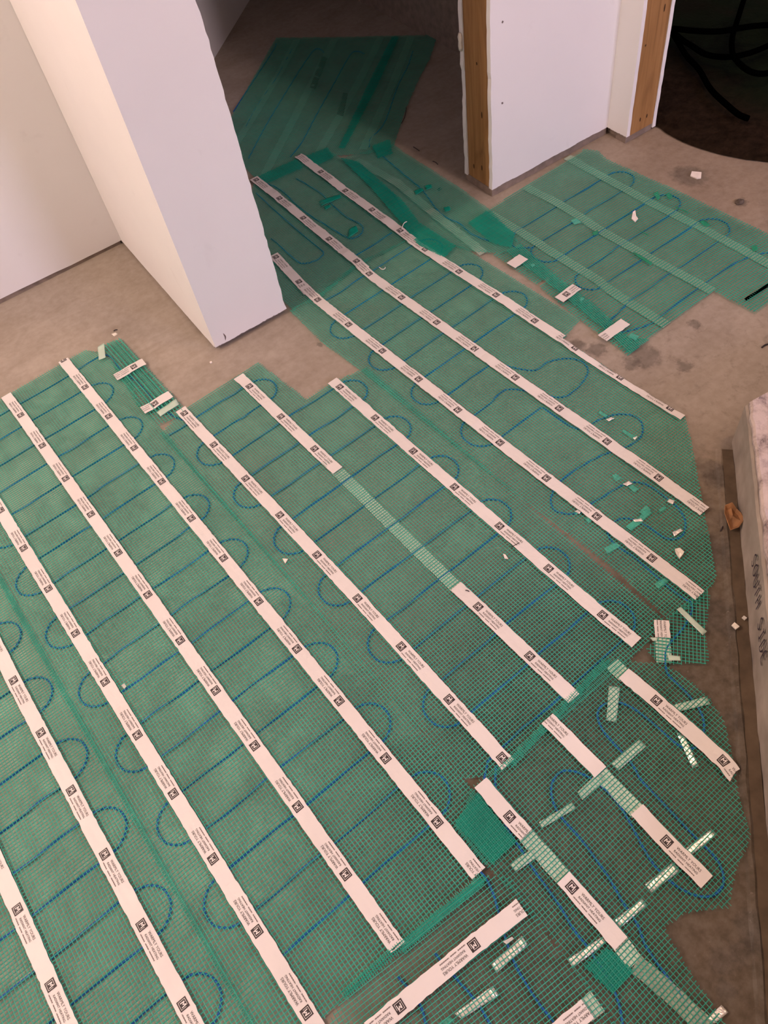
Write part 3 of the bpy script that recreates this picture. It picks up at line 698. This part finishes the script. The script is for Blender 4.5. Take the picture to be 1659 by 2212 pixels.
def ser(fr, ls, t0, t1, right, rl, rr, seed=0):
    out = []
    for i, s in enumerate(ls):
        out += run(fr, s, *((t0, t1) if right else (t1, t0)), seed=seed+i)
        if i+1 < len(ls): out += loop(s, ls[i+1], t1 if right else t0, 1 if right else -1, rr if right else rl)
        right = not right
    return [fr.w(*p) for p in out]
wide = ser(FG, l3[1:7], 0.0, .306, True, .046, .053, 30)
wide += [FG.w(*p) for p in loop(l3[6], .335, 0, -1, .046)+run(FG, .335, 0, .15, 8, seed=37)]
wide += list(smooth_path([FG.w(.335, .15), fp(1150, 802), fp(1185, 783), fp(1225, 776), fp(1255, 782), fp(1270, 800), fp(1262, 822), fp(1240, 845), fp(1205, 860), FG.w(.42, .12), FG.w(.42, .06), FG.w(.42, 0)], .006))[1:]
wide += [FG.w(*p) for p in loop(.42, .504, 0, -1, .046)+run(FG, .504, 0, .13, 8, seed=38)]
wide += list(smooth_path([FG.w(.504, .13), fp(1246, 928), fp(1290, 910), fp(1330, 897), fp(1365, 899), fp(1384, 912), fp(1388, 935), fp(1375, 955), fp(1340, 972), fp(1300, 985), fp(1250, 1012), fp(1208, 1043), fp(1193, 1068), fp(1190, 1088), fp(1200, 1105), fp(1225, 1112)], .006))[1:]
cable(m3, wide, smooth=False)
cable(m3, [fp(1225, 1112), fp(1255, 1108), fp(1274, 1092), fp(1310, 1070), fp(1343, 1050), fp(1370, 1043), fp(1400, 1050), fp(1430, 1070), fp(1465, 1100), fp(1480, 1130), fp(1472, 1160), fp(1440, 1165), fp(1400, 1140), fp(1360, 1122), fp(1330, 1126), fp(1312, 1150), fp(1330, 1180), fp(1370, 1205), fp(1420, 1250), fp(1470, 1290), fp(1490, 1302)])

# doorway part where the cable turns --------------------------------------
FH = Frame((565, 400), (770, 560))
m3a = mat_thing('green heating mat piece in the doorway, right behind the pillar', (700, 480))
vis = lambda u, v: np.array([u, v])
netting(m3a, FH, [vis(.556, 1.46), vis(.556, 1.80), fp(556, 388), fp(655, 343), fp(712, 331), fp(765, 362), fp(905, 512), fp(885, 522), fp(772, 580), fp(692, 648), fp(640, 668)], seed=8, z0=NET_Z+.0012, cell=.0058, haze_mat='film_lo')
tape(m3a, [(550, 391), (604, 433.5), (656.5, 477.6), (713, 523.6), (773.6, 573), (790, 587)], (656.5, 477.6), False, z=TAPE_Z+.0022, ripple=.0007)
tape(m3a, [(645, 341), (693.5, 377), (746.8, 417.7), (804.6, 459.7), (866.5, 506), (892, 526)], (746.8, 417.7), False, z=TAPE_Z+.0022, ripple=.0007)
c5 = lambda *p: [fp(550+.21097*x, 320+.21097*y) for x, y in p]
cable(m3a, c5((430, 320), (600, 420), (700, 490), (770, 560), (850, 640), (950, 720), (1050, 770), (1110, 820), (1090, 890), (1000, 935), (900, 900), (720, 790), (540, 680), (400, 560), (300, 460), (190, 395), (110, 370)), z=.0032)
cable(m3a, c5((20, 470), (200, 640), (370, 790), (560, 950), (680, 1050), (705, 1100), (620, 1165), (480, 1190), (380, 1120), (300, 1050), (220, 970), (170, 935)), z=.0032)
cable(m3a, c5((1050, 1100), (1200, 1010), (1400, 880)), z=.003)
for pl in (((556, 388), (640, 350), (655, 368), (575, 402)), ((655, 345), (708, 325), (722, 346), (688, 362))):
    netting(m3a, FH, pxpoly(*pl), seed=9, z0=NET_Z+.0030, cell=.0042, mats=('fold', 'fold'), wa=.0018, wb=.0022, name='folded_netting')
for q in (((690, 440), (735, 425), (738, 432), (695, 449)), ((700, 452), (712, 447), (716, 452), (704, 458)), ((755, 500), (770, 492), (775, 505), (752, 520))):
    quad_tape(m3a, q, 'fold', NET_Z+.0022, name='netting_tuck')

m3c = mat_thing('narrow green mat strip between the doorway stud and the wide mat', (960, 430))
FC = Frame((860, 330), (1130, 490))
netting(m3c, FC, pxpoly((738, 348), (850, 316), (866, 330), (1000, 416), (1062, 462), (1128, 538), (1078, 552), (1020, 548), (985, 538), (900, 500), (830, 430)), seed=10, z0=NET_Z+.0022, cell=.0058, haze_mat='film_lo')
c8 = lambda *p: [fp(840+.20494*x, 300+.20494*y) for x, y in p]
cable(m3c, c8((-60, 200), (0, 250), (150, 380), (330, 530), (420, 640), (500, 750), (600, 840), (750, 910), (860, 1010), (1000, 1070), (1060, 1090)), z=.0042)
cable(m3c, c5((1090, 270), (1180, 330), (1300, 390), (1400, 470), (1450, 530), (1490, 600), (1530, 680)), z=.0042)
for pl in (((738, 348), (775, 356), (870, 440), (905, 487), (985, 538), (960, 562), (905, 535), (862, 480), (800, 408)), ((806, 322), (842, 308), (848, 338), (818, 348)), ((1012, 488), (1050, 463), (1112, 512), (1104, 542), (1060, 530))):
    netting(m3c, FC, pxpoly(*pl), seed=12, z0=NET_Z+.0042, cell=.0042, mats=('fold', 'fold'), wa=.0020, wb=.0024, name='folded_netting')
tape(m3c, [(770, 350), (860, 400), (930, 460), (1000, 515), (1045, 552)], None, z=NET_Z+.0016, mat='clear_old', name='clear_tape')
for q in (((895, 420), (912, 412), (916, 418), (899, 427)), ((918, 408), (932, 404), (934, 412), (922, 416)), ((958, 455), (972, 452), (974, 460), (962, 464))):
    quad_tape(m3c, q, 'fold', NET_Z+.0036, name='netting_tuck')

# far dim mat ---------------------------------------------------------------
F7 = Frame((865, 95), (720, 290))
m7 = mat_thing('dim green heating mat on the floor of the back room', (720, 200))
netting(m7, F7, pxpoly((598, 85), (720, 84), (945, 79), (928, 130), (902, 180), (876, 240), (850, 318), (800, 335), (715, 340), (560, 396), (470, 300), (500, 258)), seed=14, z0=NET_Z, cell=.0058, haze_mat='film_lo')
for c in (((642, 88), (610, 150), (560, 235), (500, 330)), ((724, 86), (690, 150), (640, 250), (590, 345), (566, 390)), ((822, 84), (780, 170), (730, 260), (690, 330)), ((888, 82), (850, 180), (815, 260), (785, 325))):
    tape(m7, c, None, z=NET_Z-.0014, mat='mint2', name='clear_tape')
cr = lambda *p: [fp(400+.36166*x, .36166*y) for x, y in p]
for c in (((545, 265), (525, 310), (420, 470), (290, 670)), ((640, 300), (540, 480), (430, 640), (330, 830)), ((830, 320), (810, 300), (770, 305), (700, 400), (600, 560), (480, 760), (380, 950)), ((1070, 325), (1030, 312), (985, 335), (880, 520), (780, 700), (700, 850), (630, 940)), ((1360, 310), (1330, 400), (1270, 520), (1190, 740), (1110, 830), (1100, 880))):
    cable(m7, cr(*c))
for q in (((680, 165), (692, 170), (708, 128), (696, 124)), ((670, 192), (682, 196), (690, 172), (679, 168)), ((728, 250), (742, 255), (752, 205), (742, 203))):
    quad_tape(m7, q, 'rust', NET_Z-.0008, name='dirt_patch', bulge=.0005)
netting(m7, F7, pxpoly((848, 84), (862, 84), (815, 190), (745, 325), (733, 325), (790, 200)), seed=15, z0=NET_Z+.002, cell=.0042, mats=('fold', 'fold'), wa=.002, wb=.002, name='folded_netting')

# mat at the right in front of the wall --------------------------------------
F6 = Frame((1240, 350), (1640, 560))
m6 = mat_thing('green heating mat with translucent tapes in front of the right wall', (1350, 520))
netting(m6, F6, pxpoly((1050, 460), (1262, 327), (1290, 330), (1310, 348), (1480, 425), (1690, 525), (1780, 600), (1700, 630), (1630, 680), (1541, 632), (1400, 735), (1356, 771), (1250, 692), (1166, 624), (1190, 603), (1182, 600), (1160, 618), (1066, 554), (1095, 545), (1130, 540)), seed=16, z0=NET_Z+.0006, cell=.0064, cell0=.0076, wa=.0008, wb=.0026, haze_mat='film_lo')
tape(m6, [(1225, 342), (1290, 378), (1400, 438), (1510, 492), (1640, 562), (1730, 610)], None, z=NET_Z-.0014, mat='mint2', label='translucent tape strip under the netting')
tape(m6, [(1135, 406), (1220, 450), (1300, 502), (1400, 558), (1460, 590), (1540, 632)], None, z=NET_Z-.0014, mat='mint2')
tape(m6, [(1058, 464), (1120, 500), (1180, 540), (1280, 600), (1340, 645), (1440, 705)], None, z=NET_Z-.0014, mat='mint2')
l6 = [.112, .187, .266, .34, .411, .493]
cable(m6, ser(F6, l6, -.317, 0.0, True, .040, .055, 50), smooth=False)
cable(m6, [F6.w(.493, -.317), F6.w(.50, -.36), F6.w(.51, -.41), F6.w(.53, -.425), F6.w(.556, -.39), F6.w(.575, -.34), F6.w(.575, -.30), F6.w(.57, -.2), F6.w(.572, -.05), F6.w(.60, .03), F6.w(.64, .05)])
cable(m6, [F6.w(.112, -.317), F6.w(.13, -.35), F6.w(.16, -.36), F6.w(.19, -.33)])
FR = Frame((1130, 540), (1350, 745))
netting(m6, FR, pxpoly((1095, 548), (1125, 535), (1210, 610), (1290, 670), (1350, 730), (1400, 740), (1357, 768), (1330, 738), (1250, 672), (1185, 618), (1125, 575)), seed=18, z0=NET_Z+.003, cell=.0048, mats=('net_a', 'fold'), wa=.0016, wb=.0020, name='folded_netting')
c1040 = lambda *p: [(1040+.217*x, 430+.217*y) for x, y in p]
tape(m6, [(1103.5, 581), (1131, 562)], None, z=NET_Z+.0055, width=.030, label='blank white tape piece')
tape(m6, [(1207, 655), (1245.5, 626.5)], (1222.5, 643), False, z=NET_Z+.0055, width=.027)
tape(m6, [(1300, 738), (1350, 702.5)], (1300-28, 738+20), False, z=NET_Z+.0055, width=.027)
for q in (((1438, 425), (1446, 421), (1452, 430), (1443, 436)), ((1410, 422), (1420, 418), (1426, 432), (1420, 438)), ((1455, 450), (1460, 454), (1490, 468), (1484, 462)), ((1510, 484), (1518, 480), (1534, 490), (1522, 494)), ((1368, 495), (1372, 497), (1402, 516), (1398, 511)), ((1366, 552), (1371, 550), (1408, 572), (1404, 577)), ((1622, 538), (1634, 534), (1636, 545), (1626, 549)), ((1278, 506), (1290, 502), (1292, 510), (1282, 514))):
    quad_tape(m6, q, 'green_thread', NET_Z+.0012, name='netting_tuck')
for q in (((1145, 578), (1150, 585), (1156, 580), (1152, 575)), ((1250, 655), (1255, 660), (1262, 652), (1257, 648)), ((1355, 735), (1372, 742), (1380, 733), (1362, 726)), ((1232, 483), (1240, 492), (1256, 488), (1244, 478))):
    quad_tape(m6, q, 'clear', NET_Z+.0040)
quad_tape(m6, [(1606, 650), (1610, 655), (1662, 622), (1659, 616)], 'hose', NET_Z+.0012, name='dark_cut')

# near right mat J, K, L ------------------------------------------------------
F4 = Frame((1195, 1570), (1520, 1900))
m4 = mat_thing('near green heating mat beside the curb with glossy clear tape pieces', (1350, 1750))
netting(m4, F4, pxpoly((1024, 1700), (1100, 1640), (1180, 1560), (1310, 1428), (1440, 1440), (1470, 1462), (1525, 1506), (1560, 1560), (1582, 1650), (1592, 1720), (1615, 1800), (1612, 1830), (1585, 1880), (1573, 1960), (1480, 1972), (1430, 2004), (1480, 2090), (1580, 2235), (1345, 2235), (1250, 2105), (1185, 2020), (1110, 1930), (1040, 1860), (985, 1790)), seed=20, z0=NET_Z+.0016, amp=.0011, wa=.0009, wb=.0014, haze_mat='film_lo')
tape(m4, [(1322, 1437), (1352, 1466)], None, z=NET_Z-.0002, mat='mint')
tape(m4, [(1346, 1459), (1416, 1518), (1500, 1594), (1560, 1647), (1588, 1684)], (1416, 1518), False, z=TAPE_Z+.0018, cut1=-.012)
tape(m4, [(1182, 1556), (1296, 1672)], (1166, 1540), False, z=TAPE_Z+.0016, only=(0,))
tape(m4, [(1296, 1672), (1378, 1757)], None, z=NET_Z-.0002, mat='mint')
tape(m4, [(1374, 1752), (1438, 1821), (1524, 1908)], (1438, 1821), False, z=TAPE_Z+.0016)
tape(m4, [(1038, 1694), (1100.7, 1767.8), (1136, 1806)], (1100.7, 1767.8), False, z=TAPE_Z+.0016)
tape(m4, [(1132, 1802), (1226, 1908)], None, z=NET_Z-.0002, mat='mint')
tape(m4, [(1216, 1898), (1234.6, 1919), (1340, 2040)], (1234.6, 1919), False, z=TAPE_Z+.0016)
tape(m4, [(1336, 2035), (1372, 2082)], None, z=NET_Z-.0002, mat='mint')
tape(m4, [(1372, 2082), (1440, 2140), (1530, 2225)], None, z=NET_Z-.0002, mat='clear_old', name='clear_tape')
cable(m4, [fp(*p) for p in ((1437, 1440), (1445, 1462), (1487, 1504), (1513, 1540), (1520, 1574), (1508, 1612), (1480, 1618), (1454, 1603), (1399, 1555), (1369, 1533), (1340, 1520), (1307, 1522), (1290, 1542), (1300, 1576), (1329, 1612), (1362, 1648), (1382, 1683), (1402, 1706), (1505, 1813), (1538, 1846), (1558, 1879), (1560, 1915), (1530, 1938), (1483, 1928), (1435, 1894), (1399, 1850), (1351, 1762), (1320, 1720), (1278, 1684), (1237, 1667), (1208, 1670), (1191, 1698), (1195, 1735), (1215, 1770), (1255, 1815), (1310, 1890), (1345, 1950), (1376, 1997), (1395, 2045), (1440, 2110), (1500, 2190), (1535, 2235))], z=.0034)
cable(m4, [fp(*p) for p in ((1072, 1655), (1070, 1700), (1085, 1760), (1098, 1795), (1128, 1840), (1160, 1890), (1205, 1952), (1240, 2010), (1270, 2048), (1310, 2110), (1335, 2165), (1348, 2235))], z=.0034)
k6 = lambda *p: [(1050+.36709*x, 1600+.36709*y) for x, y in p]
k1 = lambda *p: [(1050+.36709*x, 1100+.36709*y) for x, y in p]
for q, m_ in ((k6((735, 140), (780, 180), (940, 40), (900, 0)), 'mint3'), (k6((535, 310), (565, 355), (700, 240), (660, 190)), 'mint3'), (k6((310, 485), (330, 520), (525, 405), (505, 370)), 'mint3'), (k6((140, 730), (175, 780), (300, 690), (270, 640)), 'mint3'),
              (k6((1155, 650), (1195, 685), (1355, 560), (1320, 525)), 'shine'), (k6((930, 850), (970, 900), (1140, 770), (1100, 715)), 'shine'), (k6((745, 1065), (790, 1105), (945, 970), (915, 930)), 'shine'), (k6((475, 1290), (510, 1340), (720, 1180), (690, 1150)), 'shine'),
              (k6((1290, 1640), (1340, 1667), (1420, 1600), (1380, 1555)), 'shine'), (k1((720, 1050), (785, 1055), (765, 1260), (705, 1250)), 'mint3'), (k1((1095, 1160), (1120, 1200), (1315, 1155), (1295, 1110)), 'mint3'), (k1((1115, 1320), (1160, 1325), (1250, 1520), (1210, 1530)), 'shine'), (k1((1265, 1400), (1290, 1420), (1330, 1385), (1300, 1370)), 'mint3')):
    quad_tape(m4, q, m_, NET_Z+(.0002 if m_ == 'shine' else .0006), bulge=.0006)
for pl, fr_ in ((((984, 1778), (1034, 1716), (1112, 1822), (1066, 1866)), F4), (((1262, 2086), (1310, 2050), (1366, 2096), (1322, 2142)), F4)):
    netting(m4, fr_, pxpoly(*pl), seed=22, z0=NET_Z+.0006, cell=.0060, mats=('fold', 'fold'), wa=.0012, wb=.0030, name='folded_netting', phase=(.4, .45))
    netting(m4, fr_, pxpoly(*pl), seed=23, z0=NET_Z-.0006, cell=.0060, mats=('fold', 'fold'), wa=.0026, wb=.0024, name='folded_netting', phase=(.8, .1))
# frayed seam strands along the cut between the mats
for a_, b_ in (((1100, 1655), (1312, 1430)), ((745, 2150), (1045, 1895)), ((870, 2052), (1040, 1905))):
    fr_ = Frame(a_, b_); L = np.linalg.norm(fp(*a_)-fp(*b_))
    netting(m4, fr_, [fr_.w(0, -.006), fr_.w(L, -.005), fr_.w(L, .006), fr_.w(0, .006)], seed=24, z0=NET_Z+.0022, cell=.0036, mats=('fold', 'net_a'), wa=.0011, wb=.0012, warp=.004, name='frayed_edge')

# small mat piece by the gap
m8 = mat_thing('small green mesh patch with a cut white tape between mat and curb', (1460, 1370))
F8 = Frame((1470, 1290), (1470, 1440))
netting(m8, F8, pxpoly((1440, 1340), (1470, 1315), (1527, 1277), (1530, 1300), (1520, 1360), (1524, 1400), (1528, 1437), (1420, 1437), (1396, 1408), (1415, 1385), (1440, 1365)), seed=26, z0=NET_Z+.0022, cell=.0062)
tape(m8, [(1427, 1345), (1430, 1382)], (1427, 1330), False, z=NET_Z+.0042, cut0=.0)
tape(m8, [(1430, 1381), (1434, 1434)], None, z=NET_Z-.0004, mat='mint')
cable(m8, [fp(*p) for p in ((1490, 1302), (1495, 1318), (1488, 1335), (1479, 1353), (1470, 1365), (1460, 1376), (1449, 1388), (1437, 1410), (1437, 1440))], z=.0042)
for q in (k1((1115, 605), (1140, 590), (1292, 735), (1268, 757)), k1((1060, 870), (1070, 905), (1140, 905), (1135, 880)), k1((960, 770), (975, 790), (1000, 790), (1000, 770))):
    quad_tape(m8, q, 'mint3', NET_Z+.0045)
for q in (k1((690, 240), (712, 272), (790, 230), (765, 205)), k1((820, 112), (850, 138), (925, 85), (885, 62)), k1((515, 25), (530, 45), (560, 20), (545, 10)), k1((580, 70), (600, 95), (620, 80), (600, 55)), k1((985, 450), (1010, 480), (1070, 430), (1045, 415)), k1((895, 30), (930, 45), (970, 15), (940, -15))):
    quad_tape(m3, q, 'clear', NET_Z+.0010)
k2 = lambda *p: [(1220+.15672*x, 880+.15672*y) for x, y in p]
for q, m_ in ((k2((560, 200), (600, 225), (680, 185), (640, 165)), 'shine'), (k2((480, 75), (460, 110), (560, 170), (590, 140)), 'clear'), (k2((800, 330), (780, 360), (960, 480), (1000, 440)), 'clear'), (k2((930, 455), (960, 480), (1000, 440), (985, 430)), 'shine'), (k2((790, 1090), (850, 1115), (925, 1080), (880, 1045)), 'shine'), (k2((640, 960), (700, 1050), (790, 1000), (690, 940)), 'clear'), (k2((860, 1120), (960, 1205), (1020, 1150), (930, 1090)), 'clear'),
              (k2((930, 1580), (960, 1610), (1075, 1600), (1050, 1560)), 'shine'), (k2((830, 1670), (900, 1720), (1020, 1630), (950, 1580)), 'clear'), (k2((1000, 1560), (1060, 1600), (1200, 1470), (1110, 1430)), 'clear'), (k2((1400, 1330), (1480, 1370), (1510, 1320), (1430, 1290)), 'shine'), (k2((1280, 1440), (1310, 1475), (1400, 1410), (1350, 1390)), 'clear'), (k2((130, 1465), (200, 1500), (220, 1470), (170, 1440)), 'shine'), (k2((1470, 1750), (1500, 1810), (1620, 1730), (1590, 1700)), 'shine')):
    quad_tape(m3, q, m_, NET_Z+(.0022 if m_ == 'shine' else .0010))

# bottom mat N ---------------------------------------------------------------
F5 = Frame((1125, 1965), (830, 2200))
m5 = mat_thing('green heating mat at the bottom edge with one strip turned crosswise', (960, 2120))
netting(m5, F5, pxpoly((700, 2240), (740, 2160), (860, 2062), (1040, 1893), (1100, 1900), (1135, 1950), (1195, 2045), (1262, 2120), (1345, 2240)), seed=28, z0=NET_Z+.0024, wa=.0012, wb=.0009, haze_mat='film_lo')
tape(m5, [(1127, 1962), (1023.9, 2043), (869.4, 2171), (800, 2230)], (1023.9, 2043), False, z=TAPE_Z+.0026)
tape(m5, [(1290, 2162), (1262, 2186)], None, z=NET_Z-.0002, mat='mint', width=.028)
tape(m5, [(1268, 2180), (1190, 2245)], (1292, 2160), False, z=TAPE_Z+.0024)
cable(m5, [fp(*p) for p in ((1030, 1880), (1045, 1892), (1062, 1923), (1074, 1960), (1088, 2016), (1108, 2072), (1125, 2107), (1160, 2163), (1195, 2207), (1215, 2240))], z=.0040)
cable(m5, [fp(*p) for p in ((940, 2060), (990, 2119), (1019, 2152), (1039, 2178), (1062, 2220), (1070, 2240))], z=.0040)
cable(m5, [fp(*p) for p in ((860, 2110), (895, 2150), (911, 2178), (920, 2212), (925, 2240))], z=.0040)
for q, m_ in ((k6((30, 1320), (65, 1370), (245, 1200), (210, 1150)), 'shine'), (((982, 2190), (998, 2202), (1078, 2150), (1064, 2130)), 'shine'), (((945, 2212), (960, 2222), (985, 2205), (970, 2195)), 'clear')):
    quad_tape(m5, q, m_, NET_Z+.0010, bulge=.0006)

# ------------------------------------------------------------------ dark opening at the right
bd = [(1.86, .70), (1.82, .98), fp(1659, 352), fp(1610, 347), fp(1560, 337), fp(1520, 326), fp(1480, 312), fp(1440, 291), (1.729, 1.40), (1.730, 1.60), (1.730, 2.2), (1.730, 3.28)]
bd = resample(np.array([np.asarray(p, float) for p in bd]), .03); V = []; ks = np.r_[0, .004, .012, .03, .06, np.linspace(.1, 1.55, 34)]
for k in ks:
    for p in bd:
        x = p[0]+k; z = .003+.022*(1-math.exp(-k/.03))+(.010*wave(x*1.3, p[1]*1.3, 2)*min(1, k/.05))
        V.append((x, p[1], z))
n = len(bd); F = [(j*n+i, (j+1)*n+i, (j+1)*n+i+1, j*n+i+1) for j in range(len(ks)-1) for i in range(n-1)]
sh = pymesh('opening_dark_sheet', V, F, 'sheet', None, smooth=True); tag(sh, 'crumpled near-black sheet added for the darkness beyond the floor edge', 'sheeting')  # near-black sheet laid where the floor drops off into shade
if sh.data.polygons[50].normal.z < 0: sh.data.flip_normals()
ch_ = lambda *p: [fp(1400+.1582*x, .1582*y, .05) for x, y in p]
for hi_, (pts_, lab) in enumerate(((((330, 420), (430, 580), (560, 760), (700, 930), (830, 1130), (950, 1290), (1080, 1410), (1250, 1530), (1380, 1580)), 'black hose running straight down toward the floor edge in the dark opening'),
                  (((360, 520), (470, 620), (600, 690), (760, 780), (950, 830), (1150, 838), (1350, 790), (1560, 700), (1900, 560), (2600, 420)), 'shallow curved black hose in the dark opening'),
                  (((1300, 60), (1240, 250), (1180, 440), (1120, 650), (1120, 850), (1180, 980), (1300, 1090), (1450, 1140), (1640, 1120), (1900, 1000), (2600, 820)), 'black hose bent in a U in the dark opening'),
                  (((300, 610), (560, 650), (900, 645), (1200, 610), (1640, 570), (2000, 560), (2600, 600)), 'nearly straight upper black hose in the dark opening'))):
    P = smooth_path(ch_(*pts_), .012); Z = .044+.017*hi_+.002*np.sin(np.arange(len(P))*.4)
    V, F = tube_data(np.c_[P, Z], .0078, 9)
    tag(pymesh('hose', V, F, 'hose', None, smooth=True), lab, 'hose', 'black hoses in the dark opening')

# ------------------------------------------------------------------ loose bits on the floor
def chip(name, px, z, mat, label, cat, th=.001, jitter=0.0, group=None, curl=0.0):
    """flat scrap cut to an outline of pixels, with thickness"""
    c = [fp(*p) for p in px]; m_ = np.mean(c, 0); n = len(c); R = np.random.RandomState(int(px[0][0]))
    V = []
    for zz in (z+th, z):
        for i, p in enumerate(c): V.append((*p, zz+curl*(.4+.6*R.rand())*(i % 2)))
    V += [(*m_, z+th*1.05), (*m_, z)]
    F = [(i, (i+1) % n, 2*n) for i in range(n)]+[(n+(i+1) % n, n+i, 2*n+1) for i in range(n)]+[(i, n+i, n+(i+1) % n, (i+1) % n) for i in range(n)]
    o = pymesh(name, V, F, mat, None)
    bm = bmesh.new(); bm.from_mesh(o.data); bmesh.ops.recalc_face_normals(bm, faces=bm.faces[:]); bm.to_mesh(o.data); bm.free()
    return tag(o, label, cat, group)
def wire(name, px, z, r, mat, label, cat):
    P = smooth_path([fp(*p) for p in px], .002); Z = z+r+.001*np.sin(np.linspace(0, 3.14, len(P)))
    V, F = tube_data(np.c_[P, Z], r, 6); return tag(pymesh(name, V, F, mat, None, smooth=True), label, cat)
chip('paper_scrap', [(1494, 372), (1515, 374), (1514, 386), (1505, 387), (1491, 381)], .0, 'paper', 'small white paper scrap on bare floor near the dark opening', 'scrap', .003)
P7 = fp(1597, 438)
bm = bmesh.new(); bmesh.ops.create_icosphere(bm, subdivisions=2, radius=.011)
for v in bm.verts: v.co = Vector((v.co.x*1.1+.002*math.sin(v.co.y*700), v.co.y*.9, max(-.002, v.co.z*.5+.0015*math.sin(v.co.x*900))))
me = bpy.data.meshes.new('pebble'); bm.to_mesh(me); bm.free(); pb = link('pebble', me, 'rock'); pb.location = (P7[0], P7[1], .002)
tag(pb, 'small dark lump on bare floor near the right edge', 'pebble')
chip('plaster_bit', [(1366, 465), (1371, 462), (1373, 474), (1377, 480), (1371, 486), (1363, 480)], NET_Z+.0018, 'paper', 'torn white bit lying on the mat with translucent tapes', 'scrap', .003, curl=.002)
wire('twist_tie', [(820, 583), (826, 588), (832, 587), (833, 583)], NET_Z+.002, .0010, 'paper', 'tiny white bent tie on the wide mat behind the second strip', 'tie')
wire('cable_tie', [(869, 503), (872, 494), (876, 489), (880, 487)], TAPE_Z+.003, .0011, 'paper', 'small pale tie sticking up from the tape by the doorway', 'tie')
chip('paper_sliver', [(1087, 1201), (1092, 1204), (1098, 1212), (1090, 1212)], NET_Z+.0018, 'paper', 'white paper sliver on the middle mat beside its right strip', 'scrap', .0012, curl=.002)
chip('film_scrap', [(612, 1211), (624, 1212), (618, 1222)], NET_Z+.0018, 'gypsum', 'small beige chip on the middle mat beside a cable loop', 'scrap', .0012)
chip('film_scrap', [(266, 1484), (272, 1480), (277, 1486), (272, 1492)], NET_Z+.0018, 'film', 'tiny pale fleck beside a strip of the long mat', 'scrap', .0010)
chip('film_scrap', [(1456, 1192), (1466, 1191), (1476, 1198), (1472, 1206), (1466, 1212), (1458, 1203)], NET_Z+.0018, 'gypsum', 'crumpled pale film scrap at the right end of the wide mat', 'scrap', .003, curl=.004)
chip('tape_scrap', [(1086, 2036), (1106, 2026), (1110, 2030), (1094, 2042)], NET_Z+.0048, 'film', 'small grey tape scrap beside the crosswise strip', 'scrap', .0016, curl=.001)
chip('plaster_chip', [(1577, 1357), (1583, 1351), (1594, 1360), (1586, 1366)], .0092, 'gypsum', 'larger pale plaster chip near the curb', 'chip', .003)
chip('plaster_chip', [(1600, 1339), (1604, 1335), (1611, 1340), (1606, 1344)], .0065, 'gypsum', 'smaller pale plaster chip closest to the curb', 'chip', .003)
chip('plaster_chip', [(453, 783), (457, 781), (459, 784), (455, 786)], 0, 'paper', 'white crumb on bare floor by the pillar corner', 'chip', .002)
wire('staple', [(1006, 1280), (1010, 1281), (1014, 1283)], TAPE_Z+.0003, .0009, 'ink', 'dark staple on the third strip of the middle mat', 'staple')
wire('black_clip', [(246, 716), (250, 714), (254, 713)], 0, .0012, 'ink', 'tiny black clip on bare floor in the alcove', 'clip')
chip('film_scrap', [(241, 722), (250, 719), (254, 722), (247, 727)], 0, 'gypsum', 'small pale crumb next to the black clip in the alcove', 'scrap', .0012)
wire('wire_offcut', [(945, 411), (951, 407), (948, 414), (955, 409)], 0, .0012, 'ink', 'tangled dark wire offcut on dim floor beside the stud', 'wire')
wire('wire_offcut', [(893, 318), (900, 323), (906, 327)], 0, .0011, 'ink', 'straight dark wire offcut on dim floor behind the narrow strip', 'wire')
wire('wire_offcut', [(935, 349), (941, 352), (946, 356)], 0, .0011, 'ink', 'short curved dark wire offcut on dim floor', 'wire')
wire('wire_offcut', [(868, 270), (874, 258), (877, 245), (878, 236)], .004, .0011, 'ink', 'long thin dark wire lying along the far mat edge', 'wire')
wire('wire_offcut', [(1105, 1186), (1114, 1182), (1124, 1176)], NET_Z+.001, .0010, 'ink', 'thin dark wire offcut on the gap between two mats', 'wire')
wire('wire_offcut', [(1645, 752), (1652, 747), (1658, 745)], 0, .0018, 'ink', 'dark squiggle of wire on bare floor at the right edge', 'wire')
# dried leaf against the curb
lf = [fp(*p) for p in ((1560, 1106), (1574, 1103), (1586, 1110), (1596, 1120), (1601, 1140), (1590, 1153), (1573, 1156), (1563, 1142), (1558, 1125))]
cm = np.mean(lf, 0); V = []; n = len(lf)
for k, hz in ((1.0, .016), (.75, .008), (.4, .009), (0.08, .012)):
    for i, p in enumerate(lf): q = cm+(p-cm)*k; V.append((q[0], q[1], hz+.006*math.sin(i*1.9)*k+.006))
F = [(j*n+i, j*n+(i+1) % n, (j+1)*n+(i+1) % n, (j+1)*n+i) for j in range(3) for i in range(n)]+[tuple(3*n+i for i in range(n))]
lo = pymesh('dried_leaf', V, F, 'leaf', None); so = lo.modifiers.new('thick', 'SOLIDIFY'); so.thickness = .0012
tag(lo, 'curled brown dried leaf lying against the curb', 'leaf')
wire('twig', [(1555, 1150), (1558, 1145), (1560, 1140)], .003, .0012, 'ink', 'tiny dark twig beside the dried leaf', 'twig')
